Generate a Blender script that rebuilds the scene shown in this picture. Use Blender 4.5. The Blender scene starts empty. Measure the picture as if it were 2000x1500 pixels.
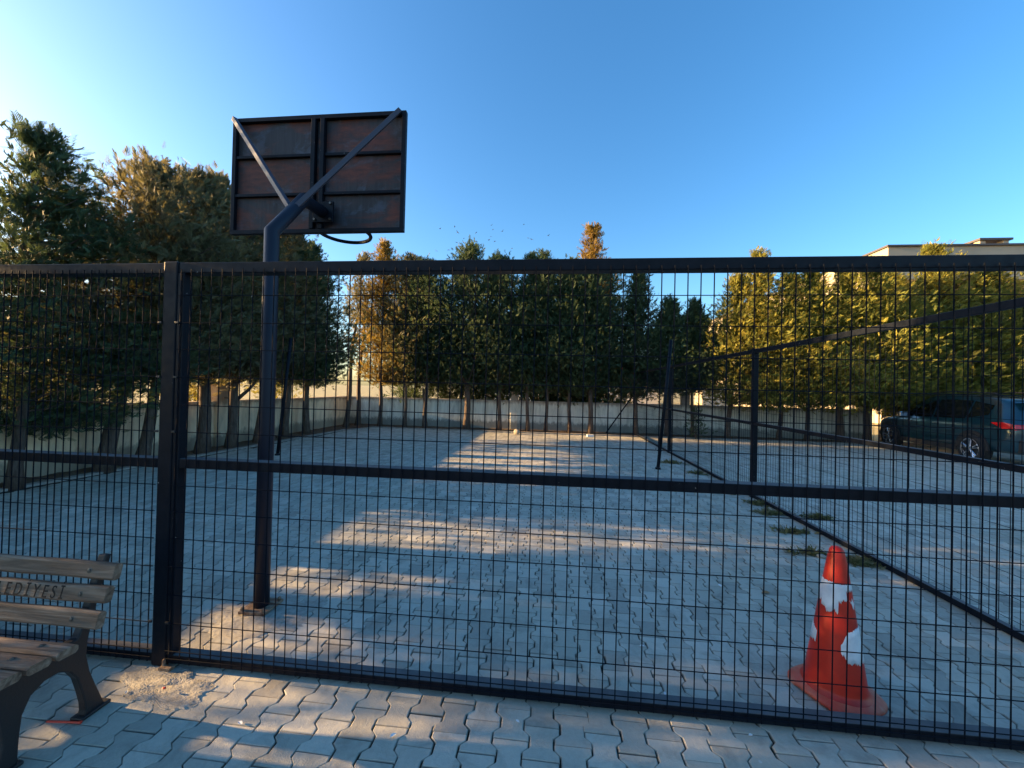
import bpy, bmesh, math, random
import numpy as np
from mathutils import Vector, Matrix
R = math.radians
random.seed(7)
rng = np.random.default_rng(11)
scene = bpy.context.scene
col = scene.collection

# ------------------------------------------------------------ camera
F_PX = 745.0
YAW, PITCH, ROLL = R(5.6), R(0.6), R(1.33)
cam_d = bpy.data.cameras.new('camera'); cam = bpy.data.objects.new('camera', cam_d); col.objects.link(cam)
cam_d.sensor_width = 36.0; cam_d.lens = 36.0 * F_PX / 2000.0
cam_d.clip_start = 0.02; cam_d.clip_end = 2000
Fv = Vector((-math.sin(YAW) * math.cos(PITCH), math.cos(YAW) * math.cos(PITCH), math.sin(PITCH)))
Rv = Vector((math.cos(YAW), math.sin(YAW), 0)); Uv = Rv.cross(Fv)
R2 = Rv * math.cos(ROLL) + Uv * math.sin(ROLL); U2 = -Rv * math.sin(ROLL) + Uv * math.cos(ROLL)
m = Matrix((R2, U2, -Fv)).transposed().to_4x4(); m.translation = Vector((0, 0, 1.5))
cam.matrix_world = m
scene.camera = cam

# ------------------------------------------------------------ light
SUN_EL, SUN_AZ = 10.9, 269.3          # azimuth clockwise from +Y: the sun stands to the left
SUN_STR, SKY_STR = 5.0, 0.096
scene.view_settings.view_transform = 'Standard'; scene.view_settings.look = 'None'
scene.view_settings.gamma = 1.0; scene.view_settings.exposure = 2.2
world = bpy.data.worlds.new('World'); scene.world = world; world.use_nodes = True
wt = world.node_tree; bg = wt.nodes['Background']
sky = wt.nodes.new('ShaderNodeTexSky'); sky.sky_type = 'NISHITA'; sky.sun_disc = False
sky.sun_elevation = R(SUN_EL); sky.sun_rotation = R(SUN_AZ)
sky.air_density = 1.0; sky.dust_density = 1.5; sky.ozone_density = 2.8
hs_ = wt.nodes.new('ShaderNodeHueSaturation'); hs_.inputs['Saturation'].default_value = 1.22
wt.links.new(sky.outputs[0], hs_.inputs['Color']); wt.links.new(hs_.outputs[0], bg.inputs[0]); bg.inputs[1].default_value = SKY_STR
sd = bpy.data.lights.new('sun', 'SUN'); sd.energy = SUN_STR; sd.angle = R(0.5); sd.color = (1.0, 0.64, 0.28)
sun = bpy.data.objects.new('sun', sd); col.objects.link(sun)
az, el = R(SUN_AZ), R(SUN_EL)
sdir = Vector((math.sin(az) * math.cos(el), math.cos(az) * math.cos(el), math.sin(el)))
sun.rotation_euler = sdir.to_track_quat('Z', 'Y').to_euler()

# ------------------------------------------------------------ materials
def mat(name, color=(.5, .5, .5), rough=.6, metal=0.0, spec=.5):
    mt = bpy.data.materials.new(name); mt.use_nodes = True
    b = mt.node_tree.nodes['Principled BSDF']
    b.inputs['Base Color'].default_value = (*color, 1); b.inputs['Roughness'].default_value = rough
    b.inputs['Metallic'].default_value = metal; b.inputs['Specular IOR Level'].default_value = spec
    return mt
class N:
    """small node helper"""
    def __init__(s, mt): s.t = mt.node_tree; s.b = s.t.nodes['Principled BSDF']
    def n(s, typ, **kw):
        nd = s.t.nodes.new('ShaderNode' + typ)
        for k, v in kw.items(): setattr(nd, k, v)
        return nd
    def l(s, a, b): s.t.links.new(a, b)
    def coord(s, which='Object', scale=(1, 1, 1), rot=(0, 0, 0)):
        c = s.n('TexCoord'); mp = s.n('Mapping'); mp.inputs['Scale'].default_value = scale
        mp.inputs['Rotation'].default_value = rot
        s.l(c.outputs[which], mp.inputs[0]); return mp.outputs[0]
    def pos(s, scale=(1, 1, 1)):
        c = s.n('NewGeometry'); mp = s.n('Mapping'); mp.inputs['Scale'].default_value = scale
        s.l(c.outputs['Position'], mp.inputs[0]); return mp.outputs[0]
    def noise(s, vec, scale, detail=4, rough=.55, dist=0):
        n = s.n('TexNoise'); n.inputs['Scale'].default_value = scale; n.inputs['Detail'].default_value = detail
        n.inputs['Roughness'].default_value = rough; n.inputs['Distortion'].default_value = dist
        if vec is not None: s.l(vec, n.inputs['Vector'])
        return n.outputs['Fac']
    def ramp(s, fac, stops, interp='LINEAR'):
        r = s.n('ValToRGB'); r.color_ramp.interpolation = interp
        e = r.color_ramp.elements
        while len(e) < len(stops): e.new(.5)
        for i, (p, c) in enumerate(stops):
            e[i].position = p; e[i].color = (*c, 1) if len(c) == 3 else c
        s.l(fac, r.inputs[0]); return r.outputs[0]
    def mix(s, fac, a, b, mode='MIX'):
        m_ = s.n('Mix', data_type='RGBA', blend_type=mode)
        if isinstance(fac, (int, float)): m_.inputs[0].default_value = fac
        else: s.l(fac, m_.inputs[0])
        for v, k in ((a, 6), (b, 7)):
            if isinstance(v, tuple): m_.inputs[k].default_value = (*v, 1)
            else: s.l(v, m_.inputs[k])
        return m_.outputs[2]
    def math(s, op, a, b=0.0):
        m_ = s.n('Math', operation=op)
        for v, k in ((a, 0), (b, 1)):
            if isinstance(v, (int, float)): m_.inputs[k].default_value = v
            else: s.l(v, m_.inputs[k])
        return m_.outputs[0]
    def base(s, c): s.l(c, s.b.inputs['Base Color'])
    def rough(s, c): s.l(c, s.b.inputs['Roughness'])
    def bump(s, h, dist=.01, strength=1.0):
        b = s.n('Bump'); b.inputs['Distance'].default_value = dist; b.inputs['Strength'].default_value = strength
        s.l(h, b.inputs['Height']); s.l(b.outputs[0], s.b.inputs['Normal'])
G = lambda v: (v, v, v)
M = {}
# pavers
mt = M['paver'] = mat('paver_concrete', rough=.88, spec=.3); k = N(mt)
at = k.n('Attribute', attribute_name='tint'); p = k.pos()
c = k.ramp(at.outputs['Fac'], [(0, (.33, .305, .26)), (.5, (.44, .41, .345)), (1, (.54, .505, .43))])
big = k.noise(p, .7, 4); c = k.mix(k.math('MULTIPLY', k.ramp(big, [(.38, G(0)), (.68, G(1))]), .35), c, (.33, .33, .24))
sp = k.noise(p, 55, 3, .7); c = k.mix(.35, c, k.ramp(sp, [(.3, G(.45)), (.7, G(.62))]), 'OVERLAY')
st = k.ramp(k.noise(p, 5.5, 5, .65, .6), [(.50, G(1)), (.72, G(.68))]); c = k.mix(1.0, c, st, 'MULTIPLY')
da = k.n('Attribute', attribute_name='dirt'); DIRT = k.math('MULTIPLY', da.outputs['Fac'], .9)
wh = k.ramp(k.noise(p, 23, 2, .4), [(.765, G(0)), (.79, G(1))]); c = k.mix(k.math('MULTIPLY', wh, .5), c, (.62, .62, .58))
c = k.mix(DIRT, c, (.035, .030, .022)); k.base(c); hh = k.math('ADD', k.noise(p, 160, 3, .7), k.math('MULTIPLY', k.noise(p, 18, 4), 1.6)); k.bump(hh, .0028, .9)
# joint sand under the pavers
mt = M['joint'] = mat('joint_sand', rough=.95, spec=.2); k = N(mt); p = k.pos()
k.base(k.ramp(k.noise(p, 9, 5), [(.35, (.016, .014, .011)), (.65, (.045, .04, .03))])); k.bump(k.noise(p, 90), .004)
# dirt, field, kerb
mt = M['dirt'] = mat('dry_dirt', rough=.95, spec=.2); k = N(mt); p = k.pos()
k.base(k.ramp(k.noise(p, 6, 7, .7), [(.3, (.085, .055, .035)), (.55, (.15, .10, .065)), (.75, (.22, .17, .11))])); k.bump(k.noise(p, 45, 6, .7), .02)
mt = M['field'] = mat('dry_field', rough=.95, spec=.2); k = N(mt); p = k.pos()
k.base(k.ramp(k.noise(p, 1.2, 8, .7), [(.3, (.30, .24, .12)), (.55, (.45, .38, .20)), (.75, (.52, .47, .30))])); k.bump(k.noise(p, 12, 6, .7), .05)
mt = M['kerb'] = mat('kerb_concrete', rough=.9, spec=.25); k = N(mt); p = k.pos()
k.base(k.ramp(k.noise(p, 7, 6, .65), [(.3, (.22, .20, .17)), (.7, (.38, .345, .30))])); k.bump(k.noise(p, 70, 4), .004)
mt = M['mortar'] = mat('rough_mortar', rough=.95, spec=.2); k = N(mt); p = k.pos()
k.base(k.ramp(k.noise(p, 26, 7, .7), [(.3, (.27, .25, .21)), (.7, (.50, .47, .42))])); k.bump(k.noise(p, 60, 8, .75), .012)
# perimeter wall: plaster with vertical run marks and mould near the ground
def wallmat(name, a, b, mould):
    mt = mat(name, rough=.92, spec=.2); k = N(mt); p = k.pos()
    run = k.noise(k.pos((7, 7, .55)), 1.0, 6, .65)
    c = k.ramp(run, [(.32, a), (.50, b), (.72, tuple(min(1, x * 1.18) for x in b))])
    run2 = k.ramp(k.noise(k.pos((2.2, 2.2, .9)), 1.6, 6, .7, .5), [(.47, G(1)), (.74, G(.55))]); c = k.mix(.8, c, run2, 'MULTIPLY')
    g = k.n('NewGeometry'); sx = k.n('SeparateXYZ'); k.l(g.outputs['Position'], sx.inputs[0])
    low = k.math('ADD', k.math('MULTIPLY', sx.outputs[2], 1.5), k.math('MULTIPLY', k.noise(k.pos((5, 5, 2.5)), 1.6, 7, .75), -.70))
    c = k.mix(k.ramp(low, [(0.0, G(.8)), (.16, G(0))]), c, mould)
    top = k.math('SUBTRACT', sx.outputs[2], k.math('MULTIPLY', k.noise(k.pos((6, 6, 1)), 2, 4), .35))
    c = k.mix(k.ramp(top, [(.72, G(0)), (.84, G(.6))]), c, (.16, .10, .075))
    k.base(c); k.bump(k.noise(p, 30, 6, .7), .008); return mt
M['wall'] = wallmat('stained_plaster_wall', (.68, .50, .32), (.86, .67, .45), (.24, .20, .15))
M['wallgrey'] = wallmat('grey_render_wall', (.58, .54, .45), (.80, .75, .64), (.16, .16, .14))
# metals
mt = M['black'] = mat('black_paint', (.010, .013, .019), .30, 0, .12); k = N(mt); p = k.pos()
n_ = k.noise(p, 14, 6, .7); k.base(k.ramp(n_, [(.3, (.004, .006, .010)), (.7, (.009, .011, .017)), (.80, (.03, .022, .018))]))
k.rough(k.ramp(k.noise(p, 30, 4), [(.3, G(.34)), (.7, G(.55))]))
k.base(k.mix(k.ramp(k.noise(p, 60, 2, .4), [(.775, G(0)), (.79, G(1))]), k.ramp(n_, [(.3, (.004, .006, .010)), (.7, (.009, .011, .017)), (.80, (.03, .022, .018))]), (.30, .28, .26)))
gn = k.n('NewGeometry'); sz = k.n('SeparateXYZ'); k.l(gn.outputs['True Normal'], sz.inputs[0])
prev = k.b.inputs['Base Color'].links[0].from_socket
k.base(k.mix(k.math('MULTIPLY', k.ramp(sz.outputs[2], [(.75, G(0)), (.95, G(1))]), k.ramp(k.noise(p, 9, 5), [(.3, G(.6)), (.7, G(1))])), prev, (.125, .125, .13))); k.bump(k.noise(p, 40, 4), .0003)  # upward faces paler: the sky's sheen is painted into the base colour
mt = M['wire'] = mat('black_wire', (.004, .006, .011), .75, 0, .08)
M['stay'] = mat('skylit_grey_paint', (.060, .060, .082), .5, 0, .3)  # stay bars: lighter grey carries the sky light in its colour
M['skylit_paint'] = mat('skylit_blue_paint', (.012, .015, .027), .42, 0, .25)  # hoop pole: bluish sky light mixed into the dark base colour
mt = M['rust'] = mat('rusted_steel', rough=.8); k = N(mt); p = k.pos()
k.base(k.ramp(k.noise(p, 40, 6, .7), [(.3, (.06, .025, .014)), (.5, (.20, .12, .075)), (.72, (.34, .27, .19))]))
mt = M['boardsheet'] = mat('rusted_backboard_sheet', rough=.62, spec=.4); k = N(mt)
p = k.coord('Object')
patch = k.ramp(k.noise(k.coord('Object', (1.3, 1, 2.6)), 1.35, 6, .62, .7), [(.46, G(0)), (.60, G(1))])
streak = k.noise(k.coord('Object', (26, 1, 1.6)), 1.4, 5, .7)
basec = k.ramp(streak, [(.3, (.014, .015, .020)), (.62, (.034, .033, .038)), (.78, (.085, .09, .10))])
basec = k.mix(k.ramp(k.noise(k.coord('Object', (2.2, 1, 3.5)), 2.1, 5, .7, .4), [(.52, G(0)), (.64, G(.75))]), basec, (.055, .072, .105))
rustc = k.ramp(k.noise(k.coord('Object', (3, 1, 12)), 2.5, 6, .7), [(.3, (.035, .014, .011)), (.6, (.12, .030, .017)), (.8, (.17, .05, .026))])
k.base(k.mix(patch, basec, rustc)); k.bump(streak, .002)
mt = M['iron'] = mat('cast_iron', (.014, .013, .014), .5); k = N(mt); k.bump(k.noise(k.pos(), 120, 3), .001)
mt = M['bolt'] = mat('zinc_bolt', (.12, .11, .10), .45, .8)
# wood
mt = M['wood'] = mat('weathered_pine', rough=.72, spec=.3); k = N(mt)
p = k.coord('Object', (1.0, 14, 14)); dist = k.noise(p, 2.2, 7, .62, 1.2)
c = k.ramp(dist, [(.28, (.07, .040, .026)), (.5, (.19, .118, .078)), (.68, (.31, .215, .15)), (.8, (.44, .36, .28))])
oi = k.n('ObjectInfo'); kn = k.ramp(k.noise(k.coord('Object', (1.6, 3.5, 3.5)), 2.4, 2, .4), [(.62, G(0)), (.74, G(1))])
c = k.mix(k.math('MULTIPLY', kn, .6), c, (.045, .026, .018)); k.base(c)
k.bump(k.noise(k.coord('Object', (2, 60, 60)), 2.5, 4, .6), .0025)
M['carved'] = mat('carved_letter_shadow', (.016, .009, .006), .9)
# cone
mt = M['cone'] = mat('cone_plastic', (.62, .018, .005), .42, 0, .45); k = N(mt); p = k.coord('Object')
k.base(k.ramp(k.noise(p, 7, 5, .6), [(.3, (.40, .014, .005)), (.7, (.62, .024, .007))])); k.b.inputs['Subsurface Weight'].default_value = .0
mt = M['conebase'] = mat('faded_cone_base', rough=.6); k = N(mt); p = k.coord('Object')
k.base(k.ramp(k.noise(p, 8, 6, .65), [(.32, (.60, .05, .025)), (.55, (.60, .13, .07)), (.75, (.60, .30, .20))]))
mt = M['sleeve'] = mat('reflective_white_film', rough=.35); k = N(mt)
k.base(k.ramp(k.noise(k.coord('Object'), 16, 5), [(.3, (.56, .58, .62)), (.7, (.78, .79, .80))]))
# trees
def leafmat(name, cols, gl=(.5, (.42, .30, .05)), tr_=.42):
    mt = mat(name, rough=.62, spec=.25); k = N(mt); b = k.b
    at = k.n('Attribute', attribute_name='tint'); oi = k.n('ObjectInfo')
    v = k.math('ADD', k.math('MULTIPLY', at.outputs['Fac'], .8), k.math('MULTIPLY', oi.outputs['Random'], .2))
    c = k.ramp(v, [(0, cols[0]), (.35, cols[1]), (.7, cols[2]), (1, cols[3])]); k.base(c)
    tr = k.n('BsdfTranslucent'); k.l(k.mix(gl[0], c, gl[1]), tr.inputs[0])
    mx = k.n('MixShader'); mx.inputs[0].default_value = tr_
    out = [n for n in mt.node_tree.nodes if n.type == 'OUTPUT_MATERIAL'][0]
    k.l(b.outputs[0], mx.inputs[1]); k.l(tr.outputs[0], mx.inputs[2]); k.l(mx.outputs[0], out.inputs[0])
    return mt
M['leaf_brown'] = leafmat('cypress_foliage_olive', [(.09, .066, .044), (.11, .11, .060), (.15, .148, .072), (.23, .185, .09)], (.35, (.34, .26, .07)), .38)
M['leaf_green'] = leafmat('cypress_foliage_green', [(.045, .050, .024), (.050, .082, .042), (.072, .112, .052), (.11, .140, .058)], (.25, (.20, .24, .05)), .34)
M['leaf_yellow'] = leafmat('cypress_foliage_yellow', [(.07, .075, .020), (.15, .17, .035), (.30, .28, .05), (.42, .36, .07)])
M['leaf_gold'] = leafmat('cypress_foliage_golden', [(.12, .06, .02), (.18, .12, .03), (.25, .16, .04), (.30, .20, .05)])
mt = M['bark'] = mat('bark', rough=.95, spec=.15); k = N(mt); p = k.coord('Object', (9, 9, 1.4))
k.base(k.ramp(k.noise(p, 3.2, 7, .7, .6), [(.3, (.055, .038, .030)), (.55, (.13, .095, .075)), (.78, (.22, .17, .14))])); k.bump(k.noise(p, 4, 7, .7), .03)
M['grass'] = leafmat('weed_green', [(.09, .07, .045), (.11, .115, .055), (.19, .18, .09), (.36, .29, .18)])
# buildings, car, misc
mt = M['cream'] = mat('cream_render', rough=.85); k = N(mt); k.base(k.ramp(k.noise(k.pos(), .8, 5), [(.3, (.36, .31, .235)), (.7, (.43, .37, .285))]))
M['white'] = mat('white_render', (.72, .69, .64), .85)
M['rooftile'] = mat('red_roof_tile', (.36, .12, .07), .8)
M['roofedge'] = mat('dark_roof_edge', (.07, .06, .06), .6)
M['winglass'] = mat('window_glass', (.02, .025, .03), .08, 0, .8)
mt = M['carpaint'] = mat('teal_car_paint', (.006, .045, .07), .28, .45, .6); k = N(mt); k.b.inputs['Coat Weight'].default_value = 1.0; k.b.inputs['Coat Roughness'].default_value = .04
M['cladding'] = mat('black_plastic_cladding', (.018, .018, .02), .6)
M['carglass'] = mat('tinted_glass', (.006, .008, .010), .05, 0, .9)
M['tyre'] = mat('tyre_rubber', (.016, .016, .017), .85)
M['rim'] = mat('alloy_rim', (.55, .55, .57), .25, .9)
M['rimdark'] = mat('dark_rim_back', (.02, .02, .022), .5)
M['redlamp'] = mat('red_tail_lamp', (.55, .01, .012), .12, 0, .8)
M['chrome'] = mat('chrome', (.7, .7, .72), .12, 1)
M['stone'] = mat('pale_stone', (.30, .27, .22), .9)
M['whitebits'] = mat('white_scrap', (.7, .7, .7), .7)
M['redplastic'] = mat('red_plastic', (.60, .04, .02), .4)
M['deadleaf'] = mat('dry_leaf', (.30, .15, .06), .8)
M['bird'] = mat('dark_feathers', (.03, .03, .035), .8)

# ------------------------------------------------------------ mesh helpers
def tag(o, label=None, cat=None, group=None, kind=None):
    if label: o['label'] = label
    if cat: o['category'] = cat
    if group: o['group'] = group
    if kind: o['kind'] = kind
    return o
def empty(name, loc=(0, 0, 0), rz=0):
    o = bpy.data.objects.new(name, None); col.objects.link(o); o.location = loc; o.rotation_euler = (0, 0, rz)
    o.empty_display_size = .1; return o
class MB:
    def __init__(s): s.v = []; s.f = []; s.mi = []
    def add(s, vs, fs, mi=0):
        o = len(s.v); s.v += [tuple(v) for v in vs]; s.f += [tuple(i + o for i in f) for f in fs]; s.mi += [mi] * len(fs); return s
    def box(s, c, d, rot=None, mi=0):
        x, y, z = [q / 2 for q in d]
        vs = [Vector((a * x, b * y, e * z)) for a in (-1, 1) for b in (-1, 1) for e in (-1, 1)]
        if rot is not None: vs = [rot @ v for v in vs]
        vs = [v + Vector(c) for v in vs]
        return s.add(vs, [(0, 1, 3, 2), (4, 6, 7, 5), (0, 4, 5, 1), (2, 3, 7, 6), (0, 2, 6, 4), (1, 5, 7, 3)], mi)
    def bx(s, x0, x1, y0, y1, z0, z1, mi=0):
        return s.box(((x0 + x1) / 2, (y0 + y1) / 2, (z0 + z1) / 2), (abs(x1 - x0), abs(y1 - y0), abs(z1 - z0)), None, mi)
    def tube(s, pts, rad, n=8, cap=True, mi=0):
        pts = [Vector(p) for p in pts]; rad = rad if isinstance(rad, (list, tuple)) else [rad] * len(pts)
        vs = []; prev = None
        for i, p in enumerate(pts):
            if i == 0: t = pts[1] - p
            elif i == len(pts) - 1: t = p - pts[i - 1]
            else: t = (pts[i + 1] - p).normalized() + (p - pts[i - 1]).normalized()
            t.normalize()
            a = prev if prev is not None else (Vector((0, 0, 1)) if abs(t.z) < .9 else Vector((1, 0, 0)))
            u = (a - t * a.dot(t)).normalized(); w = t.cross(u); prev = u
            vs += [p + (u * math.cos(2 * math.pi * j / n) + w * math.sin(2 * math.pi * j / n)) * rad[i] for j in range(n)]
        fs = [(i * n + j, i * n + (j + 1) % n, (i + 1) * n + (j + 1) % n, (i + 1) * n + j) for i in range(len(pts) - 1) for j in range(n)]
        if cap: fs += [tuple(range(n))[::-1], tuple((len(pts) - 1) * n + j for j in range(n))]
        return s.add(vs, fs, mi)
    def lathe(s, prof, n=32, c=(0, 0, 0), axis='z', mi=0, ph=0.0, cap=False):
        vs = []
        for (r, z) in prof:
            for j in range(n):
                a = 2 * math.pi * j / n + ph; x, y = r * math.cos(a), r * math.sin(a)
                q = (x, y, z) if axis == 'z' else ((z, x, y) if axis == 'x' else (x, z, y))
                vs.append((q[0] + c[0], q[1] + c[1], q[2] + c[2]))
        fs = [(i * n + j, i * n + (j + 1) % n, (i + 1) * n + (j + 1) % n, (i + 1) * n + j) for i in range(len(prof) - 1) for j in range(n)]
        if cap: fs += [tuple(range(n))[::-1], tuple((len(prof) - 1) * n + j for j in range(n))]
        return s.add(vs, fs, mi)
    def prism(s, poly, a0, a1, axis='x', mi=0):
        """extrude 2d polygon between a0 and a1 along axis; poly in the two other coords"""
        n = len(poly); vs = []
        for a in (a0, a1):
            for (u, w) in poly: vs.append((a, u, w) if axis == 'x' else ((u, a, w) if axis == 'y' else (u, w, a)))
        fs = [tuple(range(n)), tuple(range(n, 2 * n))[::-1]] + [(j, n + j, n + (j + 1) % n, (j + 1) % n) for j in range(n)]
        return s.add(vs, fs, mi)
    def build(s, name, mats, parent=None, bevel=0, smooth=False, loc=None):
        me = bpy.data.meshes.new(name); me.from_pydata(s.v, [], s.f)
        if not isinstance(mats, (list, tuple)): mats = [mats]
        for q in mats: me.materials.append(q)
        me.polygons.foreach_set('material_index', s.mi)
        bm = bmesh.new(); bm.from_mesh(me); bmesh.ops.recalc_face_normals(bm, faces=bm.faces); bm.to_mesh(me); bm.free()
        if smooth: me.shade_smooth() if hasattr(me, 'shade_smooth') else me.polygons.foreach_set('use_smooth', [True] * len(me.polygons))
        o = bpy.data.objects.new(name, me); col.objects.link(o)
        if parent is not None: o.parent = parent
        if loc is not None: o.location = loc
        if bevel:
            b = o.modifiers.new('bevel', 'BEVEL'); b.width = bevel; b.segments = 2; b.limit_method = 'ANGLE'; b.angle_limit = R(40)
        return o
def copy_tree(o, parent=None):
    c = o.copy(); col.objects.link(c); c.parent = parent
    for ch in list(o.children): copy_tree(ch, c)
    return c
def raw_mesh(name, V, loops, sizes, material, tint=None):
    me = bpy.data.meshes.new(name)
    me.vertices.add(len(V)); me.vertices.foreach_set('co', np.asarray(V, np.float32).ravel())
    me.loops.add(len(loops)); me.loops.foreach_set('vertex_index', np.asarray(loops, np.int32))
    starts = np.concatenate([[0], np.cumsum(sizes)[:-1]]).astype(np.int32)
    me.polygons.add(len(sizes)); me.polygons.foreach_set('loop_start', starts)
    me.update(calc_edges=True)
    if tint is not None:
        a = me.attributes.new('tint', 'FLOAT', 'POINT'); a.data.foreach_set('value', np.asarray(tint, np.float32))
    me.materials.append(material); return me
def jig(a, s=1.0): return (random.random() * 2 - 1) * a * s

# ------------------------------------------------------------ ground
o = MB().add([(-600, -600, -.03), (600, -600, -.03), (600, 600, -.03), (-600, 600, -.03)], [(0, 1, 2, 3)]).build('ground', M['field']); tag(o, kind='structure')
o = MB().add([(-7.3, -.6, -.014), (22, -.6, -.014), (22, 13.2, -.014), (-7.3, 13.2, -.014)], [(0, 1, 2, 3)]).build('joint_sand', M['joint']); tag(o, kind='structure')
mt = M['dark_sheet'] = mat('dark_sheet_grey', rough=.9, spec=.3); k = N(mt); p = k.pos()
k.base(k.ramp(k.noise(p, 40, 5), [(.3, (.045, .045, .044)), (.7, (.085, .083, .078))])); k.bump(k.noise(p, 120), .004)
o = MB().add([(-7.4, -60, -.022), (40, -60, -.022), (40, -.55, -.022), (-7.4, -.55, -.022)], [(0, 1, 2, 3)]).build('added_dark_ground', M['dark_sheet']); tag(o, kind='structure')  # unseen dark sheet added behind the camera to dim reflections in the fence
def KX(y): return -7.08 + (y - 4.3) * .066          # kerb line on the left (outer face)
# dirt bed between kerb and wall (bumpy strip)
def dirt_bed():
    V = []; Fc = []
    path = []
    ys = np.linspace(-3, 12.2, 90)
    for y in ys: path.append(((KX(y) - .12, y), (-7.62, y)))
    path.append(((-6.75, 12.75), (-7.62, 12.9))); path.append(((-6.5, 13.02), (-7.62, 13.8))); path.append(((-6.3, 13.05), (-6.8, 13.8)))
    for x in np.linspace(-6.0, 20, 110): path.append(((x, 13.03), (x, 13.8)))
    nrow = 7
    for (a, b) in path:
        for j in range(nrow):
            t = j / (nrow - 1); e = math.sin(math.pi * min(1, t * 1.3)) if t < .77 else .8
            V.append((a[0] + (b[0] - a[0]) * t, a[1] + (b[1] - a[1]) * t, -.008 + .035 * e + jig(.012) * (t > 0)))
    for i in range(len(path) - 1):
        for j in range(nrow - 1): q = i * nrow + j; Fc.append((q, q + 1, q + nrow + 1, q + nrow))
    o = MB().add(V, Fc).build('dirt_bed', M['dirt'], smooth=True); tag(o, kind='structure')
dirt_bed()
# kerb stones
kb = MB()
y = -3.0
while y < 11.9:
    y1 = y + .5; a = (KX(y), KX(y1))
    kb.add([(a[0] - .12, y, -.02), (a[0], y, -.02), (a[1], y1 - .008, -.02), (a[1] - .12, y1 - .008, -.02),
            (a[0] - .12, y, .022), (a[0], y, .02), (a[1], y1 - .008, .02), (a[1] - .12, y1 - .008, .024)],
           [(3, 2, 1, 0), (4, 5, 6, 7), (0, 1, 5, 4), (1, 2, 6, 5), (2, 3, 7, 6), (3, 0, 4, 7)]); y = y1
x = -6.1
kb.prism([(-6.62, 12.02), (-6.50, 12.02), (-6.08, 12.90), (-6.12, 13.02)], -.02, .021, 'z')
while x < 20:
    kb.bx(x, x + .492, 12.9, 13.02, -.02, .021 + jig(.002)); x += .5
o = kb.build('kerb', M['kerb'], bevel=.004); tag(o, kind='structure')

# ------------------------------------------------------------ interlocking pavers
def pavers():
    P, L, A = .1315, .156, .0135
    prof = [(0, 1), (.19, 1), (.34, -1), (.66, -1), (.81, 1), (1, 1)]
    cells = []
    for kx in range(int(-7.2 / P), int(16 / P)):
        off = (kx % 2) * .5
        x = kx * P
        for j in range(int(-1.2 / L), int(12.95 / L)):
            y0 = (j + off) * L
            if y0 + L > 12.895: continue
            # keep what the camera (or one a step aside) can see
            if x > 2.5 + 1.75 * max(y0, 0) + 2.2 or x < -(2.2 + 1.9 * max(y0, 0)) - 1.5: continue
            if y0 < -.6: continue
            if x - P < KX(y0) + .0 or (y0 > 11.9 and x < -6.5 + (y0 - 12.0) * .5 + .1): continue
            cells.append((x, y0))
    C = np.array(cells); n = len(C)
    left = [(-P / 2 - A * c, s * L) for s, c in prof]; right = [(P / 2 + A * c, s * L) for s, c in prof][::-1]
    poly = np.array(left + right)                       # 12 points
    sx = np.array([1.0] * 6 + [-1.0] * 6); sy = np.zeros(12); sy[[0, 11]] = 1; sy[[5, 6]] = -1
    def ring(g, ch): return poly + np.stack([sx * g * 1.35, sy * g * .8], 1)
    top = ring(.0052, 0); bot = ring(.0018, 0)
    jit = rng.normal(0, .0012, (n, 1, 2)); ang = rng.normal(0, .009, n)
    gap = 1 + rng.normal(0, .012, (n, 1, 2))
    cen = np.array([[0, L / 2]])
    def place(r, z, tl):
        q = (r - cen)[None] * gap
        ca, sa = np.cos(ang)[:, None], np.sin(ang)[:, None]
        qx = q[..., 0] * ca - q[..., 1] * sa; qy = q[..., 0] * sa + q[..., 1] * ca
        zz = z + tl[:, 0:1] * qx + tl[:, 1:2] * qy + tl[:, 2:3]
        return np.stack([qx + C[:, 0:1] + jit[..., 0], qy + C[:, 1:2] + L / 2 + jit[..., 1], zz], -1)
    tl = np.stack([rng.normal(0, .0035, n), rng.normal(0, .0035, n), rng.normal(0, .0006, n)], 1)
    und = .006 * np.sin(C[:, 0] * 1.3 + 1) * np.cos(C[:, 1] * .9) ; tl[:, 2] += und * .3
    T = place(top, 0, tl); B = place(bot, -.0042, tl); D = place(bot, -.02, tl)
    V = np.concatenate([T, B, D], 1).reshape(-1, 3)
    b = (np.arange(n) * 36)[:, None]
    f_top = (b + np.arange(12)[::-1]).reshape(n, 12)
    i = np.arange(12); j = (i + 1) % 12
    q1 = np.stack([i, j, j + 12, i + 12], 1).reshape(-1); q2 = q1 + 12
    loops = np.concatenate([f_top, b + q1[None], b + q2[None]], 1).ravel()
    sizes = np.tile(np.array([12] + [4] * 24), n)
    tint = np.repeat(np.clip(rng.normal(.5, .26, n), 0, 1), 36)
    dirt = np.tile(np.repeat([0.0, .45, 1.0], 12), n)
    me = raw_mesh('paving', V, loops, sizes, M['paver'], tint); me.shade_flat()
    a_ = me.attributes.new('dirt', 'FLOAT', 'POINT'); a_.data.foreach_set('value', dirt.astype(np.float32))
    o = bpy.data.objects.new('paving', me); col.objects.link(o); tag(o, kind='structure')
pavers()

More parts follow.
